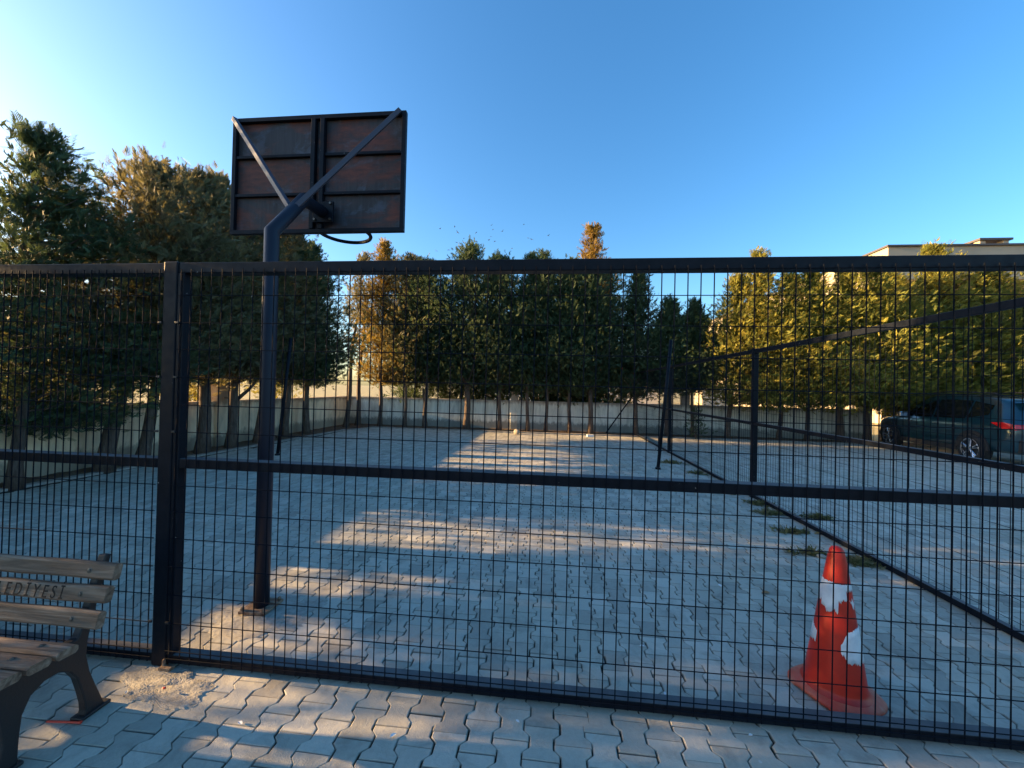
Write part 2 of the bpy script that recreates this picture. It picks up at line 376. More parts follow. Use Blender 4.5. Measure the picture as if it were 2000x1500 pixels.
# ------------------------------------------------------------ mortar patches round the posts
def mortar_patch(cx, cy, rx, ry, h, name, label, seed):
    rr = random.Random(seed); V = [(cx, cy, h)]; Fc = []; n = 90; rings = 26
    edge = [1 + .22 * math.sin(2 * a + seed) + .14 * math.sin(5 * a + seed * 2) + rr.uniform(-.05, .05) for a in [2 * math.pi * i / n for i in range(n)]]
    for r in range(1, rings + 1):
        t = r / rings
        for i in range(n):
            a = 2 * math.pi * i / n; e = 1 + (edge[i] - 1) * t
            z = h * (1 - t ** 6) + h * .5 * math.sin(t * 9 * math.cos(a) + seed) * math.sin(t * 7 * math.sin(a)) * (t < .95) + (rr.uniform(-.0009, .0009) if t < 1 else -.016)
            V.append((cx + rx * t * e * math.cos(a), cy + ry * t * e * math.sin(a), z))
    for i in range(n): Fc.append((0, 1 + i, 1 + (i + 1) % n))
    for r in range(rings - 1):
        for i in range(n):
            a = 1 + r * n + i; b = 1 + r * n + (i + 1) % n; Fc.append((a, a + n, b + n, b))
    o = MB().add(V, Fc).build(name, M['mortar'], smooth=False); tag(o, label, 'concrete patch', 'rough mortar patches in the paving'); return o
mortar_patch(-1.835, 1.715, .245, .115, .005, 'mortar_patch', 'rough pale mortar patch in the paving in front of the fence post', 3)
mortar_patch(-1.80, 2.33, .38, .22, .005, 'mortar_patch', 'rough mortar spread round the foot of the near basketball pole', 5)

# ------------------------------------------------------------ wire mesh fences
def wire_mesh(name, x0, x1, z0, z1, y, parent, axis='x', rows=None, first=None, pitch=.0583, rv=.0028, rh=.0023, mid=True):
    """vertical and horizontal wires as one welded mesh panel"""
    mb = MB(); V = []; Fc = []
    rr = random.Random(int(x0 * 100) + 5)
    def cyl(p, q, r, n=5, ax='v'):
        vs = []; ns = 4 if ax == 'v' else 9; ph = rr.uniform(0, 6); am = rr.uniform(.0004, .0022)
        pts_ = []
        for i_ in range(ns + 1):
            t_ = i_ / ns; w_ = am * math.sin(t_ * 7 + ph) * math.sin(math.pi * t_)
            pt = [p[m_] + (q[m_] - p[m_]) * t_ for m_ in range(3)]
            if ax == 'h': pt[2] += w_
            elif axis == 'x': pt[0] += w_
            else: pt[1] += w_
            pts_.append(pt)
        for pt in pts_:
            for jn in range(n):
                a = 2 * math.pi * jn / n; c_, s_ = math.cos(a) * r, math.sin(a) * r
                vs.append((pt[0] + c_, pt[1] + s_, pt[2]) if ax == 'v' else ((pt[0], pt[1] + c_, pt[2] + s_) if axis == 'x' else (pt[0] + c_, pt[1], pt[2] + s_)))
        mb.add(vs, [(i_ * n + jn, i_ * n + (jn + 1) % n, i_ * n + n + (jn + 1) % n, i_ * n + n + jn) for i_ in range(ns) for jn in range(n)] + [tuple(range(n))[::-1], tuple(range(ns * n, ns * n + n))])
    a = x0 if first is None else first
    while a <= x1 + 1e-6:
        d1, d2 = rr.uniform(-.0012, .0012), rr.uniform(-.0012, .0012); e = rr.uniform(-.004, .004)
        if axis == 'x': cyl((a + d1, y, z0 + e), (a + d2, y, z1), rv)
        else: cyl((y, a + d1, z0 + e), (y, a + d2, z1), rv)
        a += pitch + 0
    for z in rows:
        d1, d2 = rr.uniform(-.002, .002), rr.uniform(-.002, .002)
        off = -.0052
        if axis == 'x': cyl((x0 - .004, y + off, z + d1), (x1 + .004, y + off, z + d2), rh, 5, 'h')
        else: cyl((y + off, x0 - .004, z + d1), (y + off, x1 + .004, z + d2), rh, 5, 'h')
    return mb.build(name, M['wire'], parent)
ROWS = [.052, .092, .236, .380, .525, .672, .811, .950, 1.230, 1.371, 1.516, 1.660, 1.803, 1.946]
FY = 1.852
ff = empty('mesh_fence', (-1.95, FY, 0)); tag(ff, 'black welded wire fence with three rails across the foreground, cone behind it', 'fence', 'black wire mesh fences of the court')
def W(mb): # shift world coordinates into the front fence's local frame
    mb.v = [(v[0] + 1.95, v[1] - FY, v[2]) for v in mb.v]; return mb
PX = -2.005     # post centre
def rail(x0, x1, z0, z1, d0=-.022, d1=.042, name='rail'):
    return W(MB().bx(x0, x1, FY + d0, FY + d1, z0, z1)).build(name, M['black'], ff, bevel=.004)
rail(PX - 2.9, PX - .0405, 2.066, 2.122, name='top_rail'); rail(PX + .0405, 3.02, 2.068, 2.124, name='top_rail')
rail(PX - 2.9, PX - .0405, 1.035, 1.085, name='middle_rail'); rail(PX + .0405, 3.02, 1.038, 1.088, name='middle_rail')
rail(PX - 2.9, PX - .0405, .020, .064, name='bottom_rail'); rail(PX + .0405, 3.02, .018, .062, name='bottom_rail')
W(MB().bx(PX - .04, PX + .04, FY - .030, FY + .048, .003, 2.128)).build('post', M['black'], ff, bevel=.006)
W(MB().bx(PX + .0412, PX + .078, FY - .026, FY + .022, .063, 2.067)).build('panel_upright', M['black'], ff, bevel=.003)
for zc in (.236, 1.230, 1.516, 1.803):
    for sx_ in (-.046, .052): W(MB().bx(PX + sx_ - .010, PX + sx_ + .010, FY - .038, FY - .031, zc - .006, zc + .006)).build('mesh_clip', M['iron'], ff, bevel=.002)
W(MB().bx(PX + .035, PX + .10, FY - .060, FY - .031, .004, .020).bx(PX + .04, PX + .05, FY - .045, FY - .0315, .02, .05)).build('foot_plate', M['rust'], ff, bevel=.002)
wp = wire_mesh('wire_panel', PX + .048, 3.0, .028, 2.085, FY - .030, None, rows=ROWS, first=PX + .065)
wp2 = wire_mesh('wire_panel', PX - 2.83, PX - .045, .028, 2.085, FY - .030, None, rows=ROWS, first=PX - .062 - .0452 * 61, pitch=.0452)
for q in (wp, wp2):
    q.parent = ff; q.matrix_parent_inverse = Matrix.Translation((1.95, -FY, 0))
# side fence runs away from the camera
SX = 2.95
sf = empty('mesh_fence', (SX, 5.83, 0)); tag(sf, 'black welded wire fence running away along the right edge of the court', 'fence', 'black wire mesh fences of the court')
def S(mb): mb.v = [(v[0] - SX, v[1] - 5.83, v[2]) for v in mb.v]; return mb
posts = [5.83, 9.70, 13.50]
yy = [1.93, 5.83, 9.70, 13.50]
for i, py in enumerate(posts):
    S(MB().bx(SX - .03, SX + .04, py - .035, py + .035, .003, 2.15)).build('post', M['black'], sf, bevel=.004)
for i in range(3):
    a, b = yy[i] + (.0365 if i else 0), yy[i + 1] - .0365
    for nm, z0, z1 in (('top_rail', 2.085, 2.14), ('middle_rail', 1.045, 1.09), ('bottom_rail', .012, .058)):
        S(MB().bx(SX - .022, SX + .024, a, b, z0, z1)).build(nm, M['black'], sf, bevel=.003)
    q = wire_mesh('wire_panel', a + .01, b - .01, .02, 2.10, SX + .032, None, 'y', rows=ROWS, first=a + .03, rv=.0021, rh=.0017)
    q.parent = sf; q.matrix_parent_inverse = Matrix.Translation((-SX, -5.83, 0))
S(MB().tube([(SX - .10, 13.42, 1.33), (1.97, 13.38, .03)], .022, 8)).build('brace', M['black'], sf)

# ------------------------------------------------------------ basketball pole and backboard
bp = empty('basketball_hoop', (-1.865, 2.37, 0)); tag(bp, 'rusty basketball backboard seen from behind on a bent black pole', 'basketball hoop')
def B(mb): mb.v = [(v[0] + 1.865, v[1] - 2.37, v[2]) for v in mb.v]; return mb
B(MB().tube([(-1.865, 2.37, .022), (-1.878, 2.385, 1.2), (-1.893, 2.40, 2.52), (-1.885, 2.705, 2.89), (-1.893, 2.955, 2.915)], .047, 20)).build('pole', M['skylit_paint'], bp, smooth=True)
B(MB().bx(-1.955, -1.775, 2.28, 2.46, .010, .026)).build('base_plate', M['rust'], bp, bevel=.002)
for sx_ in (-1.938, -1.792):
    for sy_ in (2.297, 2.443): B(MB().lathe([(.0, .046), (.008, .046), (.012, .040), (.012, .026)], 6, (sx_, sy_, 0))).build('bolt', M['rust'], bp)
BY = 3.0; bx0, bx1, bz0, bz1 = -2.742, -1.212, 2.755, 3.748
sheet = MB().bx(bx0 + .002, bx1 - .002, BY + .020, BY + .026, bz0 + .002, bz1 - .002)
sheet.v = [(v[0] + 1.865, v[1] - 2.37, v[2]) for v in sheet.v]
sh = sheet.build('backboard_sheet', M['boardsheet'], bp)
fr = MB()
t = .034
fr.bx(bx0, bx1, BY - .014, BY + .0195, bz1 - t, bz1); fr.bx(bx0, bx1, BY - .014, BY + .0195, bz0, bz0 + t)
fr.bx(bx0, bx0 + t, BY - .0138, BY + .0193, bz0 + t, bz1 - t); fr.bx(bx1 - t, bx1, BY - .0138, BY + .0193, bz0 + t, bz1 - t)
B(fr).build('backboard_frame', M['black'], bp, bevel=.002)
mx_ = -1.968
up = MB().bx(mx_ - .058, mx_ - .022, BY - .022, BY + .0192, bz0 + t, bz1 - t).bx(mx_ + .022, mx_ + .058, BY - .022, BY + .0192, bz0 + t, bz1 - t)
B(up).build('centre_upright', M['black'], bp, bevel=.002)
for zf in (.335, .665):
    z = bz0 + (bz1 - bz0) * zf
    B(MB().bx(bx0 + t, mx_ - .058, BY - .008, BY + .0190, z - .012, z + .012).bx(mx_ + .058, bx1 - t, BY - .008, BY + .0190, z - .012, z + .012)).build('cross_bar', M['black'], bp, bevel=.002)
def bar(p, q, w, h, name):
    p, q = Vector(p), Vector(q); d = q - p; rot = d.to_track_quat('X', 'Z').to_matrix()
    return B(MB().box((p + q) / 2, (d.length, w, h), rot)).build(name, M['stay'], bp, bevel=.002)
bar((-1.90, 2.585, 2.765), (bx0 + .02, BY - .025, bz1 - .01), .034, .034, 'stay')
bar((-1.868, 2.60, 2.785), (bx1 - .05, BY - .025, bz1 - .006), .034, .034, 'stay')
B(MB().bx(-1.975, -1.80, 2.955, 2.975, 2.83, 3.0)).build('flange', M['black'], bp, bevel=.003)
for a_, b_ in ((-1.955, 2.85), (-1.955, 2.98), (-1.82, 2.85), (-1.82, 2.98)): B(MB().lathe([(0, 2.940), (.010, 2.940), (.010, 2.955)], 6, (a_, 0, b_), 'y')).build('flange_bolt', M['bolt'], bp)
ring = [(-1.955 + .228 * math.cos(a), 3.42 + .228 * math.sin(a), 2.925) for a in [2 * math.pi * i / 40 for i in range(41)]]
rg = MB().tube(ring, .0175, 8, cap=False); rg.tube([(-2.05, BY + .03, 2.84), (-2.07, 3.24, 2.925)], .010, 6).tube([(-1.86, BY + .03, 2.84), (-1.84, 3.24, 2.925)], .010, 6)
rg.bx(-2.09, -1.82, BY + .027, BY + .045, 2.80, 2.89)
B(rg).build('rim', M['black'], bp, smooth=False)

# ------------------------------------------------------------ volleyball posts
def net_post(loc, lean, h, label):
    e = empty('net_post', loc); tag(e, label, 'net post', 'leaning steel net posts on the court')
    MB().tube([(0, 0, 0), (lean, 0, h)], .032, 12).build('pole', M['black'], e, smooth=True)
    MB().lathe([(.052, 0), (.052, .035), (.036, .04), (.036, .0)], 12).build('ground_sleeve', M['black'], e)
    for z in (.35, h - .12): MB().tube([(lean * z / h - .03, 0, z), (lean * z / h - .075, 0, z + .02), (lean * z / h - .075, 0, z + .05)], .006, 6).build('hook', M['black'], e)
net_post((-5.55, 7.38, 0), .22, 2.42, 'thin black net post leaning in front of the tree row, left of the hoop pole')
net_post((2.12, 7.62, 0), .20, 2.50, 'black net post leaning against the line of the side fence')

# ------------------------------------------------------------ bench
bn = empty('park_bench', (-2.60, 1.36, 0)); tag(bn, 'wooden slatted park bench with black cast iron legs in front of the fence', 'bench')
def Bn(mb): mb.v = [(v[0] + 2.60, v[1] - 1.36, v[2]) for v in mb.v]; return mb
def slat(yc, zc, h, th, tilt, name, xe=-1.9, label=None):
    """slat centred at (yc, zc); tilt = angle of its width direction from the vertical, leaning back"""
    mb = MB(); rot = Matrix.Rotation(-tilt, 3, 'X')
    x0 = -3.55; n = 14; V = []; prof = []
    r = .009
    for (a, b) in ((-th / 2, -h / 2 + r), (-th / 2, h / 2 - r), (-th / 2 + r, h / 2), (th / 2 - r, h / 2), (th / 2, h / 2 - r), (th / 2, -h / 2 + r), (th / 2 - r, -h / 2), (-th / 2 + r, -h / 2)): prof.append((a, b))
    for i in range(n + 1):
        x = x0 + (xe - x0) * i / n; sc = .985 if i in (0, n) else 1
        wob = .0016 * math.sin(i * 1.7 + zc * 40)
        for (a, b) in prof:
            v = rot @ Vector((0, a * sc, b * sc + wob)); V.append((x, yc + v.y, zc + v.z))
    k = len(prof)
    Fc = [(i * k + j, i * k + (j + 1) % k, (i + 1) * k + (j + 1) % k, (i + 1) * k + j) for i in range(n) for j in range(k)]
    Fc += [tuple(range(k)), tuple(n * k + j for j in range(k))[::-1]]
    mb.add(V, Fc); o = Bn(mb).build(name, M['wood'], bn)
    # bolt with recessed washer
    for bxp in (-2.02, -3.38):
        bb = MB(); c = rot @ Vector((0, -th / 2, 0))
        vs = []; k2 = 12
        for (rr_, dd) in ((.013, -.0006), (.008, -.0010), (.007, -.005), (.0, -.006)):
            for j in range(k2):
                a = 2 * math.pi * j / k2; v = rot @ Vector((rr_ * math.cos(a), -th / 2 + dd, rr_ * math.sin(a))); vs.append((bxp + v.x, yc + v.y, zc + v.z))
        bb.add(vs, [(q * k2 + j, q * k2 + (j + 1) % k2, (q + 1) * k2 + (j + 1) % k2, (q + 1) * k2 + j) for q in range(3) for j in range(k2)])
        b_ = Bn(bb).build('bolt', M['bolt'], bn); b_.parent = o
        b_.matrix_parent_inverse = Matrix.Identity(4)
    return o
BT = R(14)
s1 = slat(1.535, .640, .070, .034, BT, 'back_slat'); s2 = slat(1.504, .552, .068, .034, BT, 'back_slat'); s3 = slat(1.476, .460, .070, .034, BT, 'back_slat')
for i, yv in enumerate((1.362, 1.277, 1.193, 1.110)):
    slat(yv, .397 + .006 * i, .072, .034, R(90) + R(2 if i < 3 else -4), 'seat_slat')
# carved lettering on the middle back slat
tc = bpy.data.curves.new('carved_text', 'FONT'); tc.body = 'BELED\u0130YES\u0130'; tc.size = .074; tc.align_x = 'RIGHT'; tc.extrude = .0006; tc.space_character = 1.5
to = bpy.data.objects.new('tmp_text', tc); col.objects.link(to)
dg = bpy.context.evaluated_depsgraph_get(); tme = bpy.data.meshes.new_from_object(to.evaluated_get(dg)); bpy.data.objects.remove(to)
tme.materials.clear(); tme.materials.append(M['carved']); tme.name = 'carved_letters'
lt = bpy.data.objects.new('carved_letters', tme); col.objects.link(lt); lt.parent = s2
rotS = Matrix.Rotation(-BT, 3, 'X'); fc = rotS @ Vector((0, -.0174, -.026))
mm = (rotS @ Matrix.Rotation(R(90), 3, 'X')).to_4x4() @ Matrix.Diagonal((.78, 1, 1, 1)); mm.translation = Vector((-2.10 + 2.60, 1.504 + fc.y - 1.36, .552 + fc.z)); lt.matrix_basis = mm
# cast iron end frames: curved leg pieces as a thick profile
def iron_frame(x):
    P_out = [(1.585, .0), (1.575, .03), (1.545, .12), (1.520, .20), (1.505, .28), (1.508, .34), (1.522, .42), (1.545, .52), (1.572, .62), (1.590, .69)]
    P_in = [(1.565, .695), (1.545, .63), (1.518, .53), (1.494, .43), (1.472, .375), (1.420, .372), (1.30, .374), (1.18, .385), (1.10, .39),
            (1.085, .36), (1.10, .335), (1.17, .315), (1.215, .285), (1.238, .22), (1.250, .12), (1.235, .03), (1.225, .0), (1.290, .0), (1.293, .03),
            (1.296, .12), (1.302, .19), (1.325, .245), (1.365, .272), (1.410, .272), (1.447, .248), (1.474, .20), (1.492, .13), (1.505, .07), (1.508, .035), (1.500, .0)]
    poly = P_out + P_in
    o = Bn(MB().prism(poly, x - .019, x + .019, 'x').prism([(1.485, .002), (1.60, .002), (1.60, .018), (1.485, .018)], x - .030, x + .030, 'x').prism([(1.215, .002), (1.305, .002), (1.305, .018), (1.215, .018)], x - .030, x + .030, 'x')).build('leg_frame', M['iron'], bn, bevel=.005)
    return o
iron_frame(-2.02); iron_frame(-3.38)

# ------------------------------------------------------------ traffic cone
tcn = empty('traffic_cone', (1.475, 2.105, 0), R(24)); tag(tcn, 'red traffic cone with torn white reflective bands behind the fence', 'traffic cone')
def conr(z): return .128 + (.034 - .128) * ((z - .05) / .66)
cp = [(.146, .030), (.141, .040), (conr(.06) + .003, .05), (conr(.07), .065)] + [(conr(z), z) for z in np.linspace(.10, .66, 12)] + [(.033, .70), (.030, .715), (.022, .728), (.010, .733), (0.0005, .734)]
MB().lathe(cp, 48).build('cone_body', M['cone'], tcn, smooth=True)
bq = []
for i in range(48):
    a = 2 * math.pi * i / 48; e = 3.2; r = .168 / ((abs(math.cos(a)) ** e + abs(math.sin(a)) ** e) ** (1 / e)); bq.append((r * math.cos(a), r * math.sin(a)))
cb = MB(); vs = []
for (s_, z) in ((1.0, .0), (1.03, .006), (1.03, .014), (.98, .024), (.88, .034), (.70, .040)):
    vs += [(x_ * s_, y_ * s_, z + .008 * (math.cos(2 * math.atan2(y_, x_)) > .6) * (s_ > .9)) for (x_, y_) in bq]
cb.add(vs, [(i * 48 + j, i * 48 + (j + 1) % 48, (i + 1) * 48 + (j + 1) % 48, (i + 1) * 48 + j) for i in range(5) for j in range(48)] + [tuple(range(48))])
cb.build('cone_base', M['conebase'], tcn, smooth=True)
def film(a0, a1, lo, hi, seed, name='reflective_band'):
    """torn piece of film round the cone between local angles a0..a1; lo/hi functions of the angle fraction"""
    rr = random.Random(seed); n = int((a1 - a0) / 2.0) + 2; V = []; m_ = 6
    for i in range(n):
        t = i / (n - 1); a = R(a0 + (a1 - a0) * t); z0 = lo(t) + rr.uniform(-.008, .008); z1 = hi(t) + rr.uniform(-.004, .004)
        if z1 - z0 < .004: z1 = z0 + .004
        for j in range(m_):
            z = z0 + (z1 - z0) * j / (m_ - 1); r = conr(z) + .0014; V.append((r * math.cos(a), r * math.sin(a), z))
    o = MB().add(V, [(i * m_ + j, (i + 1) * m_ + j, (i + 1) * m_ + j + 1, i * m_ + j + 1) for i in range(n - 1) for j in range(m_ - 1)]).build(name, M['sleeve'], tcn, smooth=True)
    md = o.modifiers.new('solid', 'SOLIDIFY'); md.thickness = .0008; md.offset = 1
# local angle facing the camera
ca = math.degrees(math.atan2(-2.105, -1.475)) - 24
tooth = lambda t, f, a: a * abs(((t * f) % 1) - .5)
film(ca - 118, ca + 38, lambda t: .455 + tooth(t, 4.2, .045) - .035 * (t > .42) * (t < .8) + .02 * (t > .8), lambda t: .565, 2)
film(ca + 50, ca + 84, lambda t: .445 + .1 * abs(t - .5), lambda t: .50 - .09 * abs(t - .4), 4)
film(ca + 38, ca + 84, lambda t: .535, lambda t: .563, 6)
film(ca + 12, ca + 96, lambda t: .205 + .16 * max(0, .25 - t) + tooth(t, 3, .02), lambda t: .335 + .03 * min(1, t * 1.6) - .13 * max(0, .2 - t) * 2, 8)
film(ca - 100, ca - 50, lambda t: .245 + .01 * t, lambda t: .345 - .04 * t, 9)

# ------------------------------------------------------------ perimeter walls
def wall_obj(name, label, segs, material, pillars, ax, cat='wall', group='plastered boundary walls round the court'):
    e = empty(name, segs[0][0]); L0 = Vector(segs[0][0]); tag(e, label, cat, group)
    body = MB(); cap = MB(); cop = MB()
    for (p, q) in segs:
        p, q = Vector(p), Vector(q); d = (q - p); ln = d.length; ang = math.atan2(d.y, d.x); rot = Matrix.Rotation(ang, 3, 'Z')
        c = (p + q) / 2 - L0
        body.box((c.x, c.y, .49), (ln, .20, 1.0), rot); cap.box((c.x, c.y, 1.02), (ln + .01, .27, .058), rot)
    body.build('wall_body', material, e); cap.build('coping', material, e, bevel=.008)
    for (px, py, h, w) in pillars:
        pm = MB().box((px - L0.x, py - L0.y, h / 2), (w, w, h)); pm.box((px - L0.x, py - L0.y, h + .03), (w + .07, w + .07, .06)); pm.build('pillar', material, e, bevel=.006)
    return e
wall_obj('boundary_wall', 'stained beige boundary wall behind the leaning tree trunks on the left', [((-7.68, -5, 0), (-7.62, 13.86, 0))], M['wall'], [(-7.62, 8.10, 1.42, .30), (-7.62, 3.2, 1.42, .30)], 'y')
wall_obj('boundary_wall', 'grey streaked boundary wall across the far end of the court and car park', [((-7.5, 13.84, 0), (10.4, 13.84, 0))], M['wallgrey'], [(-1.25, 13.84, 1.33, .25), (4.72, 13.84, 1.45, .25), (10.52, 13.84, 1.42, .25)], 'x')

# ------------------------------------------------------------ trees
TPL = []
def frond_template(nb, spread, width):
    """list of (base u, base v, tip u, tip v, tip w, half width) for a feathery cypress spray of unit length"""
    out = [(0, 0, 1.0, 0, 0, width * .8)]
    for i in range(nb):
        u = .08 + .80 * i / nb; sgn = 1 if i % 2 else -1; ln = (.42 * (1 - u) + .14)
        out.append((u, 0, u + ln * .78, sgn * ln * spread, (random.random() - .5) * .25, width * (1 - .3 * u)))
    return np.array(out)
TPL = [frond_template(13, .50, .026), frond_template(15, .62, .024), frond_template(11, .42, .030)]
TPLW = [frond_template(8, .55, .046), frond_template(9, .66, .042), frond_template(7, .46, .050)]
def fronds(P, D, S_, L, tints, tpl, wide=False):
    """vectorised: every frond becomes flat tapering blades"""
    n = len(P); Wn = np.cross(D, S_); T = (TPLW if wide is True else TPL)[tpl]; mfr = len(T)
    def pt(u, v, w): return P[:, None] + L[:, None, None] * (u[None, :, None] * D[:, None] + v[None, :, None] * S_[:, None] + w[None, :, None] * Wn[:, None])
    z = np.zeros(mfr)
    du, dv = T[:, 2] - T[:, 0], T[:, 3] - T[:, 1]; ln = np.sqrt(du ** 2 + dv ** 2); nu, nv = -dv / ln, du / ln
    hw = T[:, 5]
    midu, midv = T[:, 0] + du * .55, T[:, 1] + dv * .55
    a = pt(T[:, 0], T[:, 1], z); b = pt(midu + nu * hw, midv + nv * hw, T[:, 4] * .5 + .03); c = pt(T[:, 2], T[:, 3], T[:, 4]); d = pt(midu - nu * hw, midv - nv * hw, T[:, 4] * .5 - .03)
    V = np.stack([a, b, c, d], 2).reshape(-1, 3)
    return V, np.repeat(tints, mfr * 4)
def nrm(a): return a / np.maximum(np.linalg.norm(a, axis=-1, keepdims=True), 1e-6)
def crown_mesh(name, seed, z0, ztop, rmax, material, nbr=150, nfr=26, style='cypress', frond=.20, lean=(0, 0), bottom_open=.0, leader=.6, off=0.0, wide=False):
    g = np.random.default_rng(seed); H = ztop - z0
    # branch origins up the stem; more where the crown is widest
    t = g.random(nbr) ** 1.05; t[:10] = 1 - g.random(10) * .06
    if style == 'spire': rad = rmax * np.clip(1.02 - t, .02, 1) ** .85 + .05
    else: rad = rmax * np.where(t < .22, .62 + .38 * np.sin(t / .22 * np.pi / 2), np.clip(1 - ((t - .22) / .80) ** (2.4 if style == 'hedge' else 1.35), .03, 1))
    th = g.random(nbr) * 2 * np.pi
    # crown lobes so the outline is uneven
    lob = 1 + .30 * np.sin(3 * th + seed) * np.sin(t * 9 + seed) + .22 * np.sin(5 * th + 2 * seed + t * 17)
    R_ = rad * lob * g.uniform(.60, 1.18, nbr)
    rise = g.uniform(.15, .75, nbr) * R_ + .25 * t * (R_ > 0)
    zb = z0 + t * H - rise * .75; zb = np.maximum(zb, z0 - .08 - (.25 if wide is True else .12) * np.clip(np.sin(2 * th + seed), 0, 1) * g.random(nbr))
    base = np.stack([lean[0] * (zb - 0) , lean[1] * (zb - 0), zb], 1)
    tip = base + np.stack([np.cos(th) * R_, np.sin(th) * R_, rise], 1)
    tip[:, 2] = np.minimum(tip[:, 2], ztop); tip[:, 1] += off * (1 - t) ** .6
    PP, DD, TT, LL = [], [], [], []
    btint = np.clip(g.normal(.42, .24, nbr), 0, 1)
    for i in range(nbr):
        m_ = max(5, int(nfr * (.35 + .9 * R_[i] / rmax)))
        s = g.random(m_) ** .75
        s = .22 + .82 * s
        sag = (s - s ** 2) * -.12 * R_[i]
        p = base[i] + (tip[i] - base[i]) * s[:, None]; p[:, 2] += sag
        clump = .085 + .12 * R_[i] * (1 - abs(s - .7))
        p += g.normal(0, 1, (m_, 3)) * clump[:, None] * np.array([1, 1, .75])
        d = nrm(tip[i] - base[i]) * .9 + g.normal(0, .55, (m_, 3)) + np.array([0, 0, .20])
        PP.append(p); DD.append(nrm(d)); LL.append(frond * g.uniform(.45, 1.5, m_)); TT.append(np.clip(btint[i] + g.normal(0, .13, m_) + .22 * (s - .6), 0, 1))
    # leader with short sprays
    nl = int(60 + 60 * leader); zl = ztop - g.random(nl) ** 1.3 * (1.0 + leader)
    pl = np.stack([lean[0] * zl + g.normal(0, .05, nl) + .05 * np.sin(zl * 3), lean[1] * zl + g.normal(0, .05, nl), zl], 1)
    PP.append(pl); DD.append(nrm(g.normal(0, .5, (nl, 3)) + np.array([0, 0, .75]))); LL.append(frond * .8 * g.uniform(.6, 1.2, nl)); TT.append(np.clip(g.normal(.6, .15, nl), 0, 1))
    P_ = np.concatenate(PP); D_ = np.concatenate(DD); L_ = np.concatenate(LL); T_ = np.concatenate(TT)
    S_ = nrm(np.cross(D_, g.normal(0, 1, (len(P_), 3))))
    Vs, Ts = [], []
    sel = g.integers(0, 3, len(P_))
    for q in range(3):
        mk = sel == q; v, tt = fronds(P_[mk], D_[mk], S_[mk], L_[mk], T_[mk], q, wide); Vs.append(v); Ts.append(tt)
    V = np.concatenate(Vs); Tn = np.concatenate(Ts); nq = len(V) // 4
    me = raw_mesh(name, V, np.arange(len(V)), np.full(nq, 4), material, Tn)
    limbs = [(base[i], tip[i]) for i in range(0, nbr, 3)]
    return me, limbs
def trunk_mesh(h, r, lean, seed, limbs, bend=.04, fork=None):
    rr = random.Random(seed); mb = MB(); n = 12; pts = []; rad = []
    ph = rr.uniform(0, 6)
    for i in range(n + 1):
        z = h * i / n; w = bend * math.sin(z * 1.7 + ph) * min(1, z)
        pts.append((lean[0] * z + w, lean[1] * z + bend * .7 * math.cos(z * 1.3 + ph) * min(1, z), z - .03))
        f = 1 - i / n; rad.append(r * (.12 + .88 * f ** .8) * (1.35 if i == 0 else 1))
    mb.tube(pts, rad, 10)
    for (a, b) in limbs:
        a, b = Vector(a), Vector(b); q = a.lerp(b, .5) + Vector((0, 0, -.03)); mb.tube([a, q, a.lerp(b, .9)], [r * .20, r * .13, r * .05], 5, cap=False)
    if fork:
        for (z, dx, dy, dz, rf) in fork:
            a = Vector((lean[0] * z, lean[1] * z, z)); b = a + Vector((dx, dy, dz)); mb.tube([a, a.lerp(b, .5) + Vector((0, 0, -.04)), b], [r * rf, r * rf * .8, r * rf * .55], 7)
    me_o = mb.build('trunk', M['bark'], smooth=True); me = me_o.data; bpy.data.objects.remove(me_o); return me
def leaf_obj(parent, me, name='crown'):
    o = bpy.data.objects.new(name, me); col.objects.link(o); o.parent = parent; return o
def tree(x, y, z0, ztop, rmax, r, label, group, material, seed, lean=(0, 0), nbr=150, nfr=26, style='cypress', frond=.155, fork=None, rz=None, leader=.6, name='cypress_tree', off=0.0, wide=False):
    e = empty(name, (x, y, 0), 0 if rz is None else rz); tag(e, label, 'tree', group)
    me, limbs = crown_mesh('crown', seed, z0, ztop, rmax, material, nbr, nfr, style, frond, lean, leader=leader, off=off, wide=wide)
    leaf_obj(e, me); leaf_obj(e, trunk_mesh(ztop * .86, r, lean, seed, limbs, fork=fork), 'trunk'); return e
GL = 'cypress trees along the left wall'; GF = 'cypress trees along the far wall'; GR = 'cypress trees beyond the side fence'
LB, LG, LY = M['leaf_brown'], M['leaf_green'], M['leaf_yellow']
# left row, near to far
XL = -7.12
tree(XL, -0.6, .95, 4.8, 1.2, .10, 'cypress nearest the camera in the left row, beside the bench', GL, LG, 101, nbr=150)
tree(XL, 0.75, .98, 5.0, 1.1, .09, 'second cypress of the left row counted from the camera', GL, LG, 102, nbr=260)
tree(XL, 2.40, 1.16, 4.1, 1.10, .12, 'third cypress of the left row, just outside the picture edge', GL, LG, 103, nbr=260)
tree(XL, 2.98, 1.38, 4.35, 1.15, .17, 'tall dark green cypress at the left edge of the picture', GL, LG, 104, nbr=270)
tree(XL, 4.46, .85, 4.75, 1.15, .075, 'dark cypress with low drooping branches hanging in front of the wall', GL, LG, 105, nbr=312, nfr=39, lean=(.03, 0), leader=1.0, off=.75)
tree(XL, 5.50, 1.55, 5.15, 1.35, .115, 'cypress with a thick leaning trunk and a thin dark leader', GL, LB, 106, lean=(.05, .10), style='hedge', nfr=36, nbr=287, leader=1.6)
tree(XL, 6.05, 1.60, 5.40, 1.25, .095, 'cypress with a dark trunk leaning strongly right, next to the fence post', GL, LB, 107, lean=(.07, .13), style='hedge', nfr=36, nbr=300)
tree(XL, 7.25, 1.55, 5.7, 1.25, .12, 'broad olive brown cypress right of the fence post with an upright trunk', GL, LB, 108, lean=(.01, .02), nbr=337, nfr=39)
